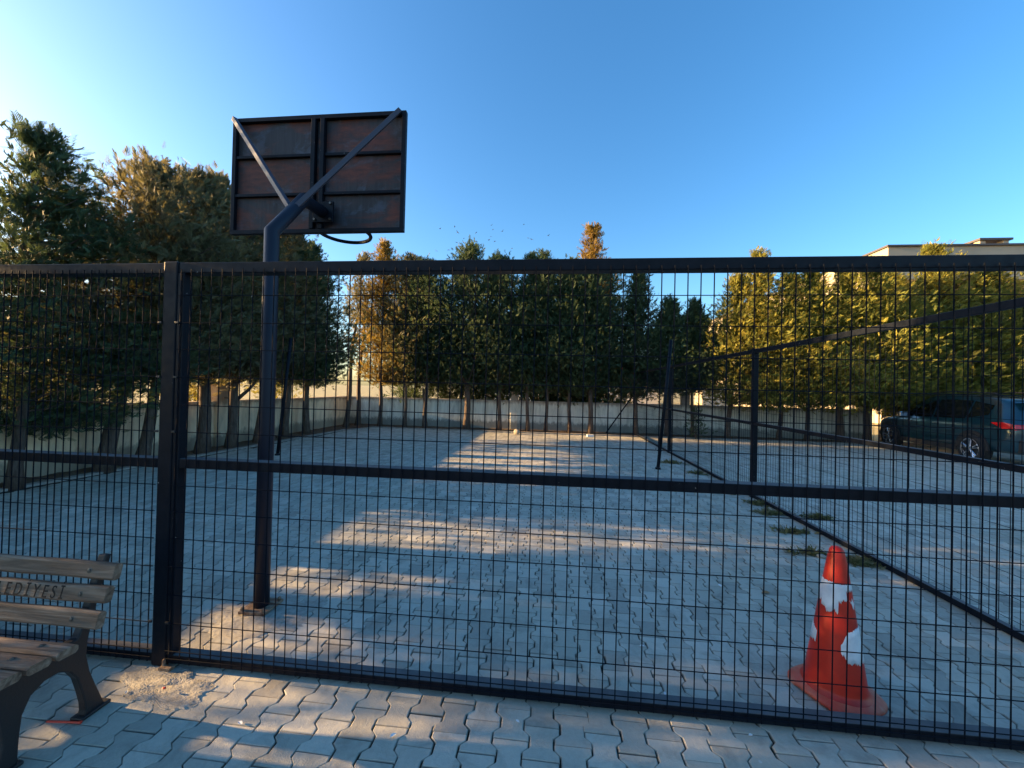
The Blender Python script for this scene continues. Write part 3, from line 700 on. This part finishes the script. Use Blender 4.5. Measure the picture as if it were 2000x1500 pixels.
tree(XL, 7.95, 1.62, 6.1, 1.15, .10, 'cypress with a forked trunk, low limb going up to the right', GL, LB, 109, lean=(.03, .05), nfr=36, nbr=325, fork=[(1.05, .30, .42, .62, .45)])
tree(XL, 8.75, 1.60, 6.3, 1.15, .09, 'slim trunked cypress just left of the basketball pole', GL, LB, 110, lean=(.03, .05), nfr=36, nbr=325)
tree(XL, 9.75, 1.55, 5.7, 1.15, .08, 'cypress standing behind the leaning net post', GL, LG, 111, lean=(0, .02), nbr=337, nfr=39)
tree(XL, 10.66, 1.50, 5.5, 1.30, .09, 'last dense green cypress of the left row before the bright gap', GL, LG, 112, nbr=337, nfr=39)
tree(-7.0, 12.62, 3.6, 5.9, .55, .085, 'bare stemmed tree leaning right near the far left corner', GL, LB, 113, lean=(.05, .05), nbr=62, nfr=20)
tree(-6.92, 13.30, 3.9, 6.2, .50, .085, 'bare stemmed tree tight in the far left corner of the wall', GL, LB, 114, lean=(.02, .02), nbr=56, nfr=20)
# far row: (x, crown start, top, radius, trunk radius, material, label, style)
YF = 13.22
far = [(-6.05, 1.60, 6.6, 1.05, .075, M['leaf_gold'], 'golden lit cypress in the far left corner', 'cypress'),
       (-5.12, 1.65, 6.1, 1.15, .06, LB, 'olive cypress with a thin trunk next to the golden one', 'hedge'),
       (-4.38, 1.65, 5.9, 1.15, .085, LG, 'dark cypress over a forked trunk on the far wall left of the middle', 'hedge'),
       (-2.88, 1.6, 6.5, 1.35, .12, LG, 'tall cypress with a yellow top and the thickest trunk of the far row', 'hedge'),
       (-1.70, 1.40, 6.0, 1.25, .07, LG, 'dense green cypress left of the wall pillar in the far row', 'hedge'),
       (-.72, 1.40, 6.1, 1.1, .065, LG, 'green cypress right of the far wall pillar', 'cypress'),
       (-.10, 1.40, 5.8, 1.1, .06, LG, 'slim green cypress behind the pale stone, second right of the pillar', 'hedge'),
       (.72, 1.40, 5.9, 1.15, .065, LG, 'dark green cypress just left of the golden spire', 'hedge'),
       (1.42, 1.40, 5.6, 1.2, .09, LG, 'dark green cypress directly in front of the golden spire', 'hedge'),
       (2.95, 1.35, 5.45, 1.0, .07, LG, 'pointed green cypress behind the end of the side fence', 'spire')]
for i, (x, z0, zt, rm, rt, mm_, lb, sty) in enumerate(far):
    tree(x, YF, z0, zt, rm, rt, lb, GF, mm_, 200 + i, nbr=330, nfr=32, style=sty, frond=.165, wide='n', off=.45, fork=[(.7, -.12, .05, .75, .6)] if i == 2 else None)
tree(1.50, 14.7, 2.2, 7.6, .95, .09, 'tall narrow golden orange spire rising above the fence rail', GF, M['leaf_gold'], 220, nbr=200, nfr=28, style='spire', frond=.22, wide=True)
for i, (x, zt, lb) in enumerate([(-5.4, 6.5, 'pale topped cypress of the back row beyond the wall, right of the golden one'), (-3.5, 6.4, 'back row cypress filling the gap left of the tallest far tree'), (-2.2, 6.6, 'back row cypress rising right of the tallest far tree'),
                                 (-.35, 6.7, 'back row cypress with a small top showing above the rail left of the spire'), (.75, 6.0, 'back row cypress close left of the golden spire'), (2.2, 6.1, 'back row cypress close right of the golden spire')]):
    tree(x, 15.0, .55, zt, 1.15, .07, lb, GF, LG, 240 + i, nbr=260, nfr=26, style='hedge', frond=.21, wide=True)
right = [(3.95, 1.55, 4.5, .9, .07, LG, 'low dark cypress left of the wall pillar beyond the side fence', 13.25),
         (4.75, 1.6, 4.4, .8, .06, LG, 'small cypress by the pillar of the far wall in the car park', 13.2),
         (5.86, 1.2, 5.3, 1.2, .085, LY, 'sunlit yellow green cypress first of the bright row', 13.2),
         (6.75, 1.2, 6.1, .95, .06, LY, 'sunlit cypress with a thin pale leader above the rail', 13.3),
         (7.45, 1.2, 5.3, 1.2, .075, LY, 'bright bushy cypress left of the building corner', 13.2),
         (8.30, 1.15, 5.4, 1.15, .07, LY, 'bright cypress under the sloping side of the building', 13.2),
         (9.30, 1.2, 5.6, 1.2, .10, LY, 'bright cypress over the thick trunk left of the gate pillar', 13.2),
         (10.1, 1.2, 5.7, 1.2, .10, LY, 'bright cypress over the gate pillar', 13.2)]
for i, (x, z0, zt, rm, rt, mm_, lb, yy_) in enumerate(right):
    tree(x, yy_, z0, zt, rm, rt, lb, GR, mm_, 300 + i, nbr=340, nfr=34, frond=.16, wide='n', off=-.9 if i > 1 else 0, lean=(.04 if i in (2, 4) else 0, 0))
for i, (x, y, z0, zt, rm, lb) in enumerate([(11.5, 14.3, 1.0, 5.6, 1.4, 'bright cypress behind the front of the parked car'), (12.9, 14.4, 1.0, 6.6, 1.5, 'tallest sunlit cypress, rising in front of the flat roof'),
                                            (14.4, 14.3, 1.0, 6.0, 1.5, 'sunlit cypress behind the rear of the parked car'), (16.0, 14.2, 1.0, 5.6, 1.5, 'sunlit cypress at the right edge of the picture'),
                                            (17.7, 14.2, 1.8, 5.5, 1.5, 'sunlit cypress just outside the right edge')]):
    tree(x, y, z0, zt, rm, .12, lb, GR, LY, 330 + i, nbr=430, nfr=40, frond=.17, wide='n', off=-1.2)
# small young conifer at the foot of the wall
tree(4.70, 12.75, .16, .92, .26, .02, 'small dark young conifer at the foot of the wall pillar', 'young shrubs', LG, 401, nbr=40, nfr=14, frond=.10, name='young_conifer')
# bushes beyond the left wall that show under the crowns
for i, (x, y, h, r_, lb) in enumerate([(-9.6, 9.6, 1.9, .8, 'sunlit yellow green bush behind the left wall, nearest the fence post'), (-9.9, 6.4, 1.8, .9, 'sunlit bush behind the left wall between the leaning trunks'), (-10.2, 4.6, 2.0, 1.0, 'golden bush behind the left wall at the picture edge'), (-10.8, 14.0, 2.1, .9, 'sunlit bush beyond the wall behind the net post')]):
    tree(x, y, .9 if i != 3 else .8, h, r_, .04, lb, 'bushes beyond the left wall', LY, 420 + i, nbr=60, nfr=18, frond=.18, name='bush')

# ------------------------------------------------------------ weeds along the side fence
def weed(x, y, rx, ry, n, label, seed, h=.05):
    g = np.random.default_rng(seed); a = g.random(n) * 2 * np.pi; r_ = g.random(n) ** .8 * (1 + .45 * np.sin(3 * a + seed) + .3 * np.sin(7 * a + seed * 2))
    P_ = np.stack([rx * r_ * np.cos(a), ry * r_ * np.sin(a), np.zeros(n)], 1)
    D_ = nrm(g.normal(0, 1, (n, 3)) * np.array([1, 1, .15]) + np.array([0, 0, .45])); S_ = nrm(np.cross(D_, g.normal(0, 1, (n, 3))))
    V, T_ = fronds(P_, D_, S_, h * g.uniform(.6, 1.5, n), np.clip(g.normal(.55, .3, n), 0, 1), 0)
    V[:, 2] = np.maximum(V[:, 2], .001)
    me = raw_mesh('weed_clump', V, np.arange(len(V)), np.full(len(V) // 4, 4), M['grass'], T_)
    o = bpy.data.objects.new('weed_clump', me); col.objects.link(o); o.location = (x, y, .002); tag(o, label, 'weeds', 'weed clumps along the foot of the side fence')
for i, (x, y, rx, ry, n, lb) in enumerate([(2.62, 8.35, .30, .25, 520, 'farthest wide weed clump by the side fence, near the net post'), (2.75, 7.35, .22, .18, 300, 'weed clump by the side fence between net post and first fence post'),
        (2.70, 6.02, .22, .10, 260, 'weeds at the left of the first side fence post'), (2.86, 5.50, .20, .14, 420, 'dense weeds right under the first side fence post'), (2.80, 5.08, .30, .10, 420, 'long weed clump in front of the first side fence post'),
        (2.66, 4.45, .26, .08, 330, 'flat weed clump midway between cone and fence post'), (2.48, 3.86, .22, .07, 260, 'small weed clump up and left of the cone tip'), (2.78, 3.72, .22, .12, 560, 'bushy weeds directly behind the tip of the cone'), (3.3, 5.0, .25, .10, 350, 'weeds on the car park side of the side fence')]):
    weed(x, y, rx * .7, ry * .7, int(n * .5), lb, 500 + i, .06)

# ------------------------------------------------------------ parked car (suv), local +y = forward
car = empty('parked_car', (11.02, 11.18, 0), R(-8.7)); tag(car, 'dark teal sport utility car parked beyond the side fence, rear end towards us', 'car')
def car_body():
    st = [  # y, half width, sill z, belt z, roof half width, roof z
        (-2.22, .72, .42, .82, .60, .86), (-2.18, .82, .36, .93, .62, .99), (-2.08, .88, .34, .99, .60, 1.18), (-1.92, .905, .33, 1.02, .60, 1.42), (-1.70, .91, .33, 1.02, .63, 1.535),
        (-1.2, .915, .30, 1.00, .65, 1.60), (-.6, .915, .28, .98, .66, 1.625), (0.0, .915, .28, .965, .655, 1.61), (.45, .91, .28, .955, .63, 1.54), (.80, .905, .28, .955, .60, 1.34),
        (1.12, .90, .29, .955, .60, 1.03), (1.45, .895, .31, .90, .62, .985), (1.85, .86, .33, .84, .58, .93), (2.10, .78, .36, .74, .50, .82), (2.20, .62, .42, .66, .40, .70)]
    V = []; k = 18
    for (y, w, sl, bt, rw, rz_) in st:
        half = [(w * .86, sl - .04), (w * .97, sl + .03), (w, sl + .22), (w * .995, bt - .10), (w * .965, bt), ((w * .965 * .6 + rw * .4) * 1.0, bt + (rz_ - bt) * .40), (rw * 1.05, bt + (rz_ - bt) * .82), (rw * .93, rz_ - .012), (rw * .5, rz_)]
        ringp = [(x_, z_) for x_, z_ in half] + [(-x_, z_) for x_, z_ in half[::-1]]
        V += [(x_, y, z_) for x_, z_ in ringp]
    Fc = [(i * k + j, i * k + (j + 1) % k, (i + 1) * k + (j + 1) % k, (i + 1) * k + j) for i in range(len(st) - 1) for j in range(k)]
    Fc += [tuple(range(k)), tuple((len(st) - 1) * k + j for j in range(k))[::-1]]
    return MB().add(V, Fc), st
cbm, st = car_body()
body = cbm.build('body', M['carpaint'], car, smooth=True)
ss = body.modifiers.new('sub', 'SUBSURF'); ss.levels = 1; ss.render_levels = 2
def side_pt(y, f):
    """point on the left body side above the belt at station y, f = 0 belt .. 1 roof edge"""
    for i in range(len(st) - 1):
        if st[i][0] <= y <= st[i + 1][0]:
            t = (y - st[i][0]) / (st[i + 1][0] - st[i][0]); a = [st[i][q] * (1 - t) + st[i + 1][q] * t for q in range(6)]; break
    w, bt, rw, rz_ = a[1], a[3], a[4], a[5]
    pts = [(w * .965, bt), ((w * .965 * .6 + rw * .4), bt + (rz_ - bt) * .40), (rw * 1.05, bt + (rz_ - bt) * .82)]
    if f < .5: u = f / .5; p, q = pts[0], pts[1]
    else: u = (f - .5) / .5; p, q = pts[1], pts[2]
    return p[0] * (1 - u) + q[0] * u, p[1] * (1 - u) + q[1] * u
def side_window(ya, yb, f0a, f1a, f0b, f1b, name):
    for sgn in (-1, 1):
        V = []; n = 8; k = 6
        for i in range(n + 1):
            t = i / n; y = ya + (yb - ya) * t; lo, hi = f0a + (f0b - f0a) * t, f1a + (f1b - f1a) * t
            for j in range(k + 1):
                x_, z_ = side_pt(y, lo + (hi - lo) * j / k); V.append((sgn * (x_ + .006), y, z_ + .002))
        MB().add(V, [(i * (k + 1) + j, (i + 1) * (k + 1) + j, (i + 1) * (k + 1) + j + 1, i * (k + 1) + j + 1) for i in range(n) for j in range(k)]).build(name, M['carglass'], car, smooth=True)
side_window(-1.62, -1.15, .30, .80, .08, .90, 'side_window'); side_window(-1.10, -.18, .06, .92, .06, .93, 'side_window'); side_window(-.12, .78, .06, .93, .06, .42, 'side_window')
# rear screen, windscreen
MB().prism([(-.55, 1.02), (.55, 1.02), (.50, 1.37), (-.50, 1.37)], 0, .01, 'y').build('rear_window', M['carglass'], car, loc=(0, 0, 0))
rw_ = car.children[-1]; rw_.rotation_euler = (R(24.5), 0, 0); rw_.location = (0, -2.135, -.0); 
rw_.data.transform(Matrix.Translation((0, 0, -1.02))); rw_.location = (0, -2.165, 1.02); rw_.rotation_euler = (R(-31), 0, 0)
ws = MB().prism([(-.62, 0), (.62, 0), (.52, .60), (-.52, .60)], 0, .01, 'y').build('windscreen', M['carglass'], car); ws.location = (0, 1.125, 1.01); ws.rotation_euler = (R(48), 0, 0)
for sgn in (-1, 1):
    tl_ = MB().add([(sgn * .40, -2.225, .90), (sgn * .40, -2.225, .97), (sgn * .80, -2.175, .96), (sgn * .895, -2.04, 1.005), (sgn * .925, -1.78, .985), (sgn * .922, -1.90, .93), (sgn * .912, -2.04, .86), (sgn * .80, -2.20, .84),
                    (sgn * .40, -2.10, .90), (sgn * .40, -2.10, .97), (sgn * .78, -2.08, .96), (sgn * .85, -2.0, 1.00), (sgn * .88, -1.80, .98), (sgn * .88, -1.90, .93), (sgn * .86, -2.0, .86), (sgn * .78, -2.1, .84)],
                   [(0, 1, 2, 7), (7, 2, 3, 6), (6, 3, 4, 5), (1, 9, 10, 2), (2, 10, 11, 3), (3, 11, 12, 4), (0, 7, 15, 8), (7, 6, 14, 15), (6, 5, 13, 14), (5, 4, 12, 13), (0, 8, 9, 1)])
    tl_.build('tail_light', M['redlamp'], car, bevel=.006)
    mr = MB().box((sgn * 1.00, .72, 1.02), (.20, .11, .14)); mr.box((sgn * .90, .74, .985), (.10, .05, .04)); mr.build('wing_mirror', [M['chrome'] if sgn < 0 else M['carpaint']], car, bevel=.02)
    MB().tube([(sgn * .60, -1.65, 1.57), (sgn * .61, -1.5, 1.635), (sgn * .62, -.4, 1.675), (sgn * .61, .2, 1.635), (sgn * .60, .35, 1.585)], .016, 8).build('roof_rail', M['cladding'], car)
    for dy in (-.30, .62): MB().box((sgn * .925, dy, .86), (.02, .17, .028)).build('door_handle', M['chrome'], car, bevel=.005)
    MB().prism([(-.93, .24), (.93, .24), (.93, .36), (-.93, .36)], sgn * .90, sgn * .925, 'x').build('sill_cladding', M['cladding'], car, bevel=.01)
MB().box((0, -2.20, .50), (1.50, .10, .26)).box((0, -2.26, .44), (.9, .03, .06)).build('rear_bumper', M['cladding'], car, bevel=.03)
MB().box((0, -2.262, .78), (.52, .012, .115)).build('number_plate', M['white'], car)
MB().box((0, -1.98, 1.475), (1.12, .26, .03)).build('roof_spoiler', M['carpaint'], car, bevel=.01)
for sgn in (-1, 1):
    for wy in (-1.34, 1.36):
        arch = MB(); vs = []; na = 16
        for i in range(na + 1):
            a = math.pi * i / na
            for rr_ in (.345, .425): vs.append((sgn * .922, wy + rr_ * math.cos(a), .335 + rr_ * math.sin(a)))
        arch.add(vs, [(2 * i, 2 * i + 1, 2 * i + 3, 2 * i + 2) for i in range(na)]); ao = arch.build('arch_trim', M['cladding'], car)
        sm = ao.modifiers.new('s', 'SOLIDIFY'); sm.thickness = .03; sm.offset = 0
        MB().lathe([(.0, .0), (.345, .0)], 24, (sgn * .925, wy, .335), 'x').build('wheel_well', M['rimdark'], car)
        w = empty('wheel', (0, 0, 0)); w.parent = car; w.location = (sgn * .86, wy, .335)
        ty = MB().lathe([(.235, -.10), (.315, -.105), (.335, -.08), (.335, .08), (.315, .105), (.235, .10)], 32, (0, 0, 0), 'x').build('tyre', M['tyre'], w, smooth=True)
        rm = MB().lathe([(.0, .05 * sgn), (.225, .05 * sgn)], 24, (0, 0, 0), 'x', mi=1).lathe([(.215, .10 * sgn), (.238, .105 * sgn), (.238, .08 * sgn), (.215, .07 * sgn)], 32, (0, 0, 0), 'x')
        for q in range(5):
            a = 2 * math.pi * q / 5 + .3
            for da in (-.16, .16):
                p0 = Vector((.095 * sgn, .03 * math.cos(a), .03 * math.sin(a))); p1 = Vector((.10 * sgn, .225 * math.cos(a + da), .225 * math.sin(a + da)))
                rm.tube([p0, p1], [.018, .020], 5)
        rm.lathe([(0, .115 * sgn), (.04, .11 * sgn), (.045, .08 * sgn)], 16, (0, 0, 0), 'x')
        rm.build('rim', [M['rim'], M['rimdark']], w)

# ------------------------------------------------------------ buildings behind
bd = empty('villa', (16.12, 20, 0)); tag(bd, 'cream flat roofed villa with a deep overhanging roof behind the bright trees', 'building')
def V_(mb): mb.v = [(v[0] - 16.12, v[1] - 20, v[2]) for v in mb.v]; return mb
V_(MB().bx(16.12, 44, 20, 52, 7.15, 8.72)).build('roof_fascia', M['cream'], bd, bevel=.01)
V_(MB().bx(16.02, 44.1, 19.9, 52.1, 8.72, 8.80)).build('roof', M['roofedge'], bd)
V_(MB().bx(18.2, 43, 22.4, 50, 0, 7.14)).build('wall', M['cream'], bd)
for (wx0, wx1, wz0, wz1) in ((19.5, 22.5, 4.4, 6.6), (24, 28, 4.4, 6.6), (30, 34, 4.4, 6.6), (19.5, 22.5, .9, 3.0), (24, 28, .9, 3.0)):
    w = V_(MB().bx(wx0, wx1, 22.30, 22.395, wz0, wz1)).build('window', M['white'], bd); g_ = V_(MB().bx(wx0 + .1, wx1 - .1, 22.28, 22.298, wz0 + .1, wz1 - .1)).build('pane', M['winglass'], bd); g_.parent = w
for (wy0, wy1) in ((25, 28), (33, 37), (42, 46)):
    w = V_(MB().bx(18.10, 18.195, wy0, wy1, 4.4, 6.4)).build('window', M['white'], bd); g_ = V_(MB().bx(18.08, 18.098, wy0 + .1, wy1 - .1, 4.5, 6.3)).build('pane', M['winglass'], bd); g_.parent = w
ch = V_(MB().bx(21.5, 22.8, 21.4, 24.2, 8.80, 9.18)).build('chimney', M['cream'], bd)
for (a0, a1, b0, b1_) in ((21.5, 21.75, 21.4, 21.7), (22.55, 22.8, 21.4, 21.7), (21.5, 21.75, 23.9, 24.2), (22.55, 22.8, 23.9, 24.2)):
    q = V_(MB().bx(a0, a1, b0, b1_, 9.18, 9.50)).build('chimney_pier', M['cream'], bd); q.parent = ch
q = V_(MB().bx(21.4, 22.9, 21.3, 24.3, 9.50, 9.60)).build('chimney_cap', M['roofedge'], bd); q.parent = ch
V_(MB().tube([(16.35, 22.35, 0), (16.35, 22.35, 7.1)], .06, 8)).build('drainpipe', M['roofedge'], bd)
hs = empty('house', (3, 40, 0)); tag(hs, 'small white house with a red roof glimpsed beneath the far trees', 'building', 'low houses beyond the far wall')
MB().bx(0, 8, 0, 7, 0, 2.9).build('wall', M['white'], hs)
MB().prism([(-.4, 2.9), (8.4, 2.9), (4, 4.4)], -.4, 7.4, 'y').build('roof', M['rooftile'], hs)
for wx in (1.2, 5.2): w = MB().bx(wx, wx + 1.4, -.03, -.002, 1.0, 2.2).build('window', M['winglass'], hs)
h2 = empty('house', (-9, 46, 0)); tag(h2, 'long low white building glimpsed beneath the far trees on the left', 'building', 'low houses beyond the far wall')
MB().bx(0, 9, 0, 7, 0, 2.8).build('wall', M['white'], h2); MB().bx(-.3, 9.3, -.3, 7.3, 2.8, 3.0).build('roof', M['rooftile'], h2)
for wx in (1, 4, 7): MB().bx(wx, wx + 1.2, -.03, -.002, 1.0, 2.1).build('window', M['winglass'], h2)

# ------------------------------------------------------------ birds
def cam_ray(x, y): return (Fv + R2 * (x - 1000) / F_PX - U2 * (y - 750) / F_PX)
def bird_mesh(dih):
    mb = MB(); mb.tube([(-.10, 0, 0), (-.05, 0, .005), (.02, 0, .008), (.07, 0, .004), (.10, 0, .002)], [.012, .026, .030, .018, .004], 8)
    for s in (-1, 1): mb.add([(.03, s * .02, .01), (.05, s * .14, .01 + dih * .5), (.0, s * .30, .01 + dih), (-.03, s * .15, .008 + dih * .5), (-.045, s * .02, .008),
                              (.03, s * .02, .004), (.05, s * .14, .004 + dih * .5), (-.03, s * .15, .002 + dih * .5), (-.045, s * .02, .002)],
                             [(0, 1, 3, 4), (1, 2, 3), (5, 8, 7, 6), (6, 7, 2), (0, 5, 6, 1), (4, 3, 7, 8), (1, 6, 2), (3, 2, 7)])
    mb.add([(-.09, -.012, 0), (-.17, -.035, 0), (-.17, .035, 0), (-.09, .012, 0), (-.09, 0, .006)], [(0, 1, 2, 3), (0, 4, 1), (3, 2, 4), (1, 4, 2)])
    o = mb.build('bird', M['bird']); return o
b0 = bird_mesh(.10); tag(b0, 'tiny dark bird of the flock flying above the far trees', 'bird', 'flock of birds over the far trees')
bpx = [(859, 447), (888, 442), (894, 454), (930, 454), (960, 440), (963, 448), (981, 452), (959, 462), (954, 469), (967, 471), (906, 466), (931, 472), (909, 474), (1023, 438), (1031, 465), (1038, 467), (1071, 460), (1000, 485), (852, 490), (876, 488)]
b1 = bird_mesh(-.06); b1m = b1.data; bpy.data.objects.remove(b1)
for i, (x, y) in enumerate(bpx):
    o = b0 if i == 0 else b0.copy()
    if i: col.objects.link(o)
    if i % 2: o.data = b1m
    o.location = Vector((0, 0, 1.5)) + cam_ray(x, y) * (38 + random.uniform(-6, 10)); o.rotation_euler = (random.uniform(-.5, .5), random.uniform(-.3, .3), random.uniform(0, 6.28)); s = random.uniform(.55, .95); o.scale = (s, s, s)

# ------------------------------------------------------------ small things on the ground
o = MB().tube([(0, 0, .006), (.14, .012, .007)], .0045, 8).tube([(.14, .012, .007), (.15, .013, .0075)], .006, 8).build('red_stick', M['redplastic'], loc=(-2.135, 1.468, .002)); tag(o, 'thin red plastic stick lying on the paving under the bench', 'plastic stick')
def blob(name, x, y, r_, sc, material, label, cat, seed, z=None, group=None):
    rr = random.Random(seed); bm = bmesh.new(); bmesh.ops.create_icosphere(bm, subdivisions=3, radius=r_)
    for v in bm.verts:
        n_ = v.co.normalized(); f = 1 + .14 * math.sin(3 * n_.x + seed) * math.cos(4 * n_.y) + .08 * math.sin(9 * n_.z + 5 * n_.x) + rr.uniform(-.02, .02); v.co = Vector((n_.x * sc[0], n_.y * sc[1], n_.z * sc[2])) * r_ * f
    me = bpy.data.meshes.new(name); bm.to_mesh(me); bm.free(); me.materials.append(material); me.polygons.foreach_set('use_smooth', [True] * len(me.polygons))
    o = bpy.data.objects.new(name, me); col.objects.link(o); o.location = (x, y, r_ * sc[2] * .85 if z is None else z); tag(o, label, cat, group); return o
blob('stone', -1.02, 12.35, .10, (1, .9, .9), M['stone'], 'rounded pale stone at the edge of the paving before the far wall', 'stone', 3)
o = MB().box((0, 0, .03), (.21, .10, .07)).build('brick', M['whitebits'], loc=(1.33, 12.40, .004), bevel=.008); o.rotation_euler[2] = .15; tag(o, 'pale loose brick lying before the far wall', 'brick')
blob('rubble', 2.53, 3.80, .035, (1.2, .8, .5), M['stone'], 'pale lump of rubble among the weeds behind the cone', 'rubble', 9)
blob('rubble', -1.805, 1.675, .006, (1.6, .8, .6), M['redplastic'], 'small red chip lying on the mortar patch', 'rubble', 11, z=.024)
def leaf(x, y, s, rz, label, seed, material='deadleaf', nm='dry_leaf', cat='leaf'):
    pts = [(0, 0), (.3, .22), (.55, .26), (.8, .16), (1, 0), (.8, -.18), (.5, -.25), (.25, -.18)]
    V = [(px * s, py * s, .004 + .012 * s / .05 * abs(py) + .3 * s * px * (1 - px) * .5) for px, py in pts] + [(.5 * s, 0, .003)]
    V += [(a, b, c_ - .0012) for a, b, c_ in V]; n = 8
    Fc = [(8, i, (i + 1) % 8) for i in range(8)] + [(17, 9 + (i + 1) % 8, 9 + i) for i in range(8)] + [(i, 9 + i, 9 + (i + 1) % 8, (i + 1) % 8) for i in range(8)]
    o = MB().add(V, Fc).build(nm, M[material], loc=(x, y, .003)); o.rotation_euler[2] = rz; tag(o, label, cat, 'scraps and leaves on the paving'); return o
leaf(1.62, 3.05, .07, .3, 'curled dry leaf on the paving up and left of the cone', 1)
for i, (x, y, s, lb) in enumerate([(.56, 2.32, .03, 'white scrap on the paving near the middle of the court edge'), (.60, 1.96, .022, 'white scrap just behind the bottom rail'), (-.10, 1.72, .02, 'white scrap on the paving in front of the rail, middle'), (-.62, 1.60, .03, 'white smear of scrap in front of the rail'),
                                   (-1.98, 1.66, .02, 'white scrap behind the bench leg'), (.9, 1.78, .02, 'white scrap in front of the rail right of the middle'), (1.35, 3.1, .045, 'white paper scrap left of the dry leaf'), (-1.3, 1.56, .03, 'white scrap at the edge of the sunlit paving')]):
    leaf(x, y, s, i * 1.3, lb, i, 'whitebits', 'paper_scrap', 'litter')
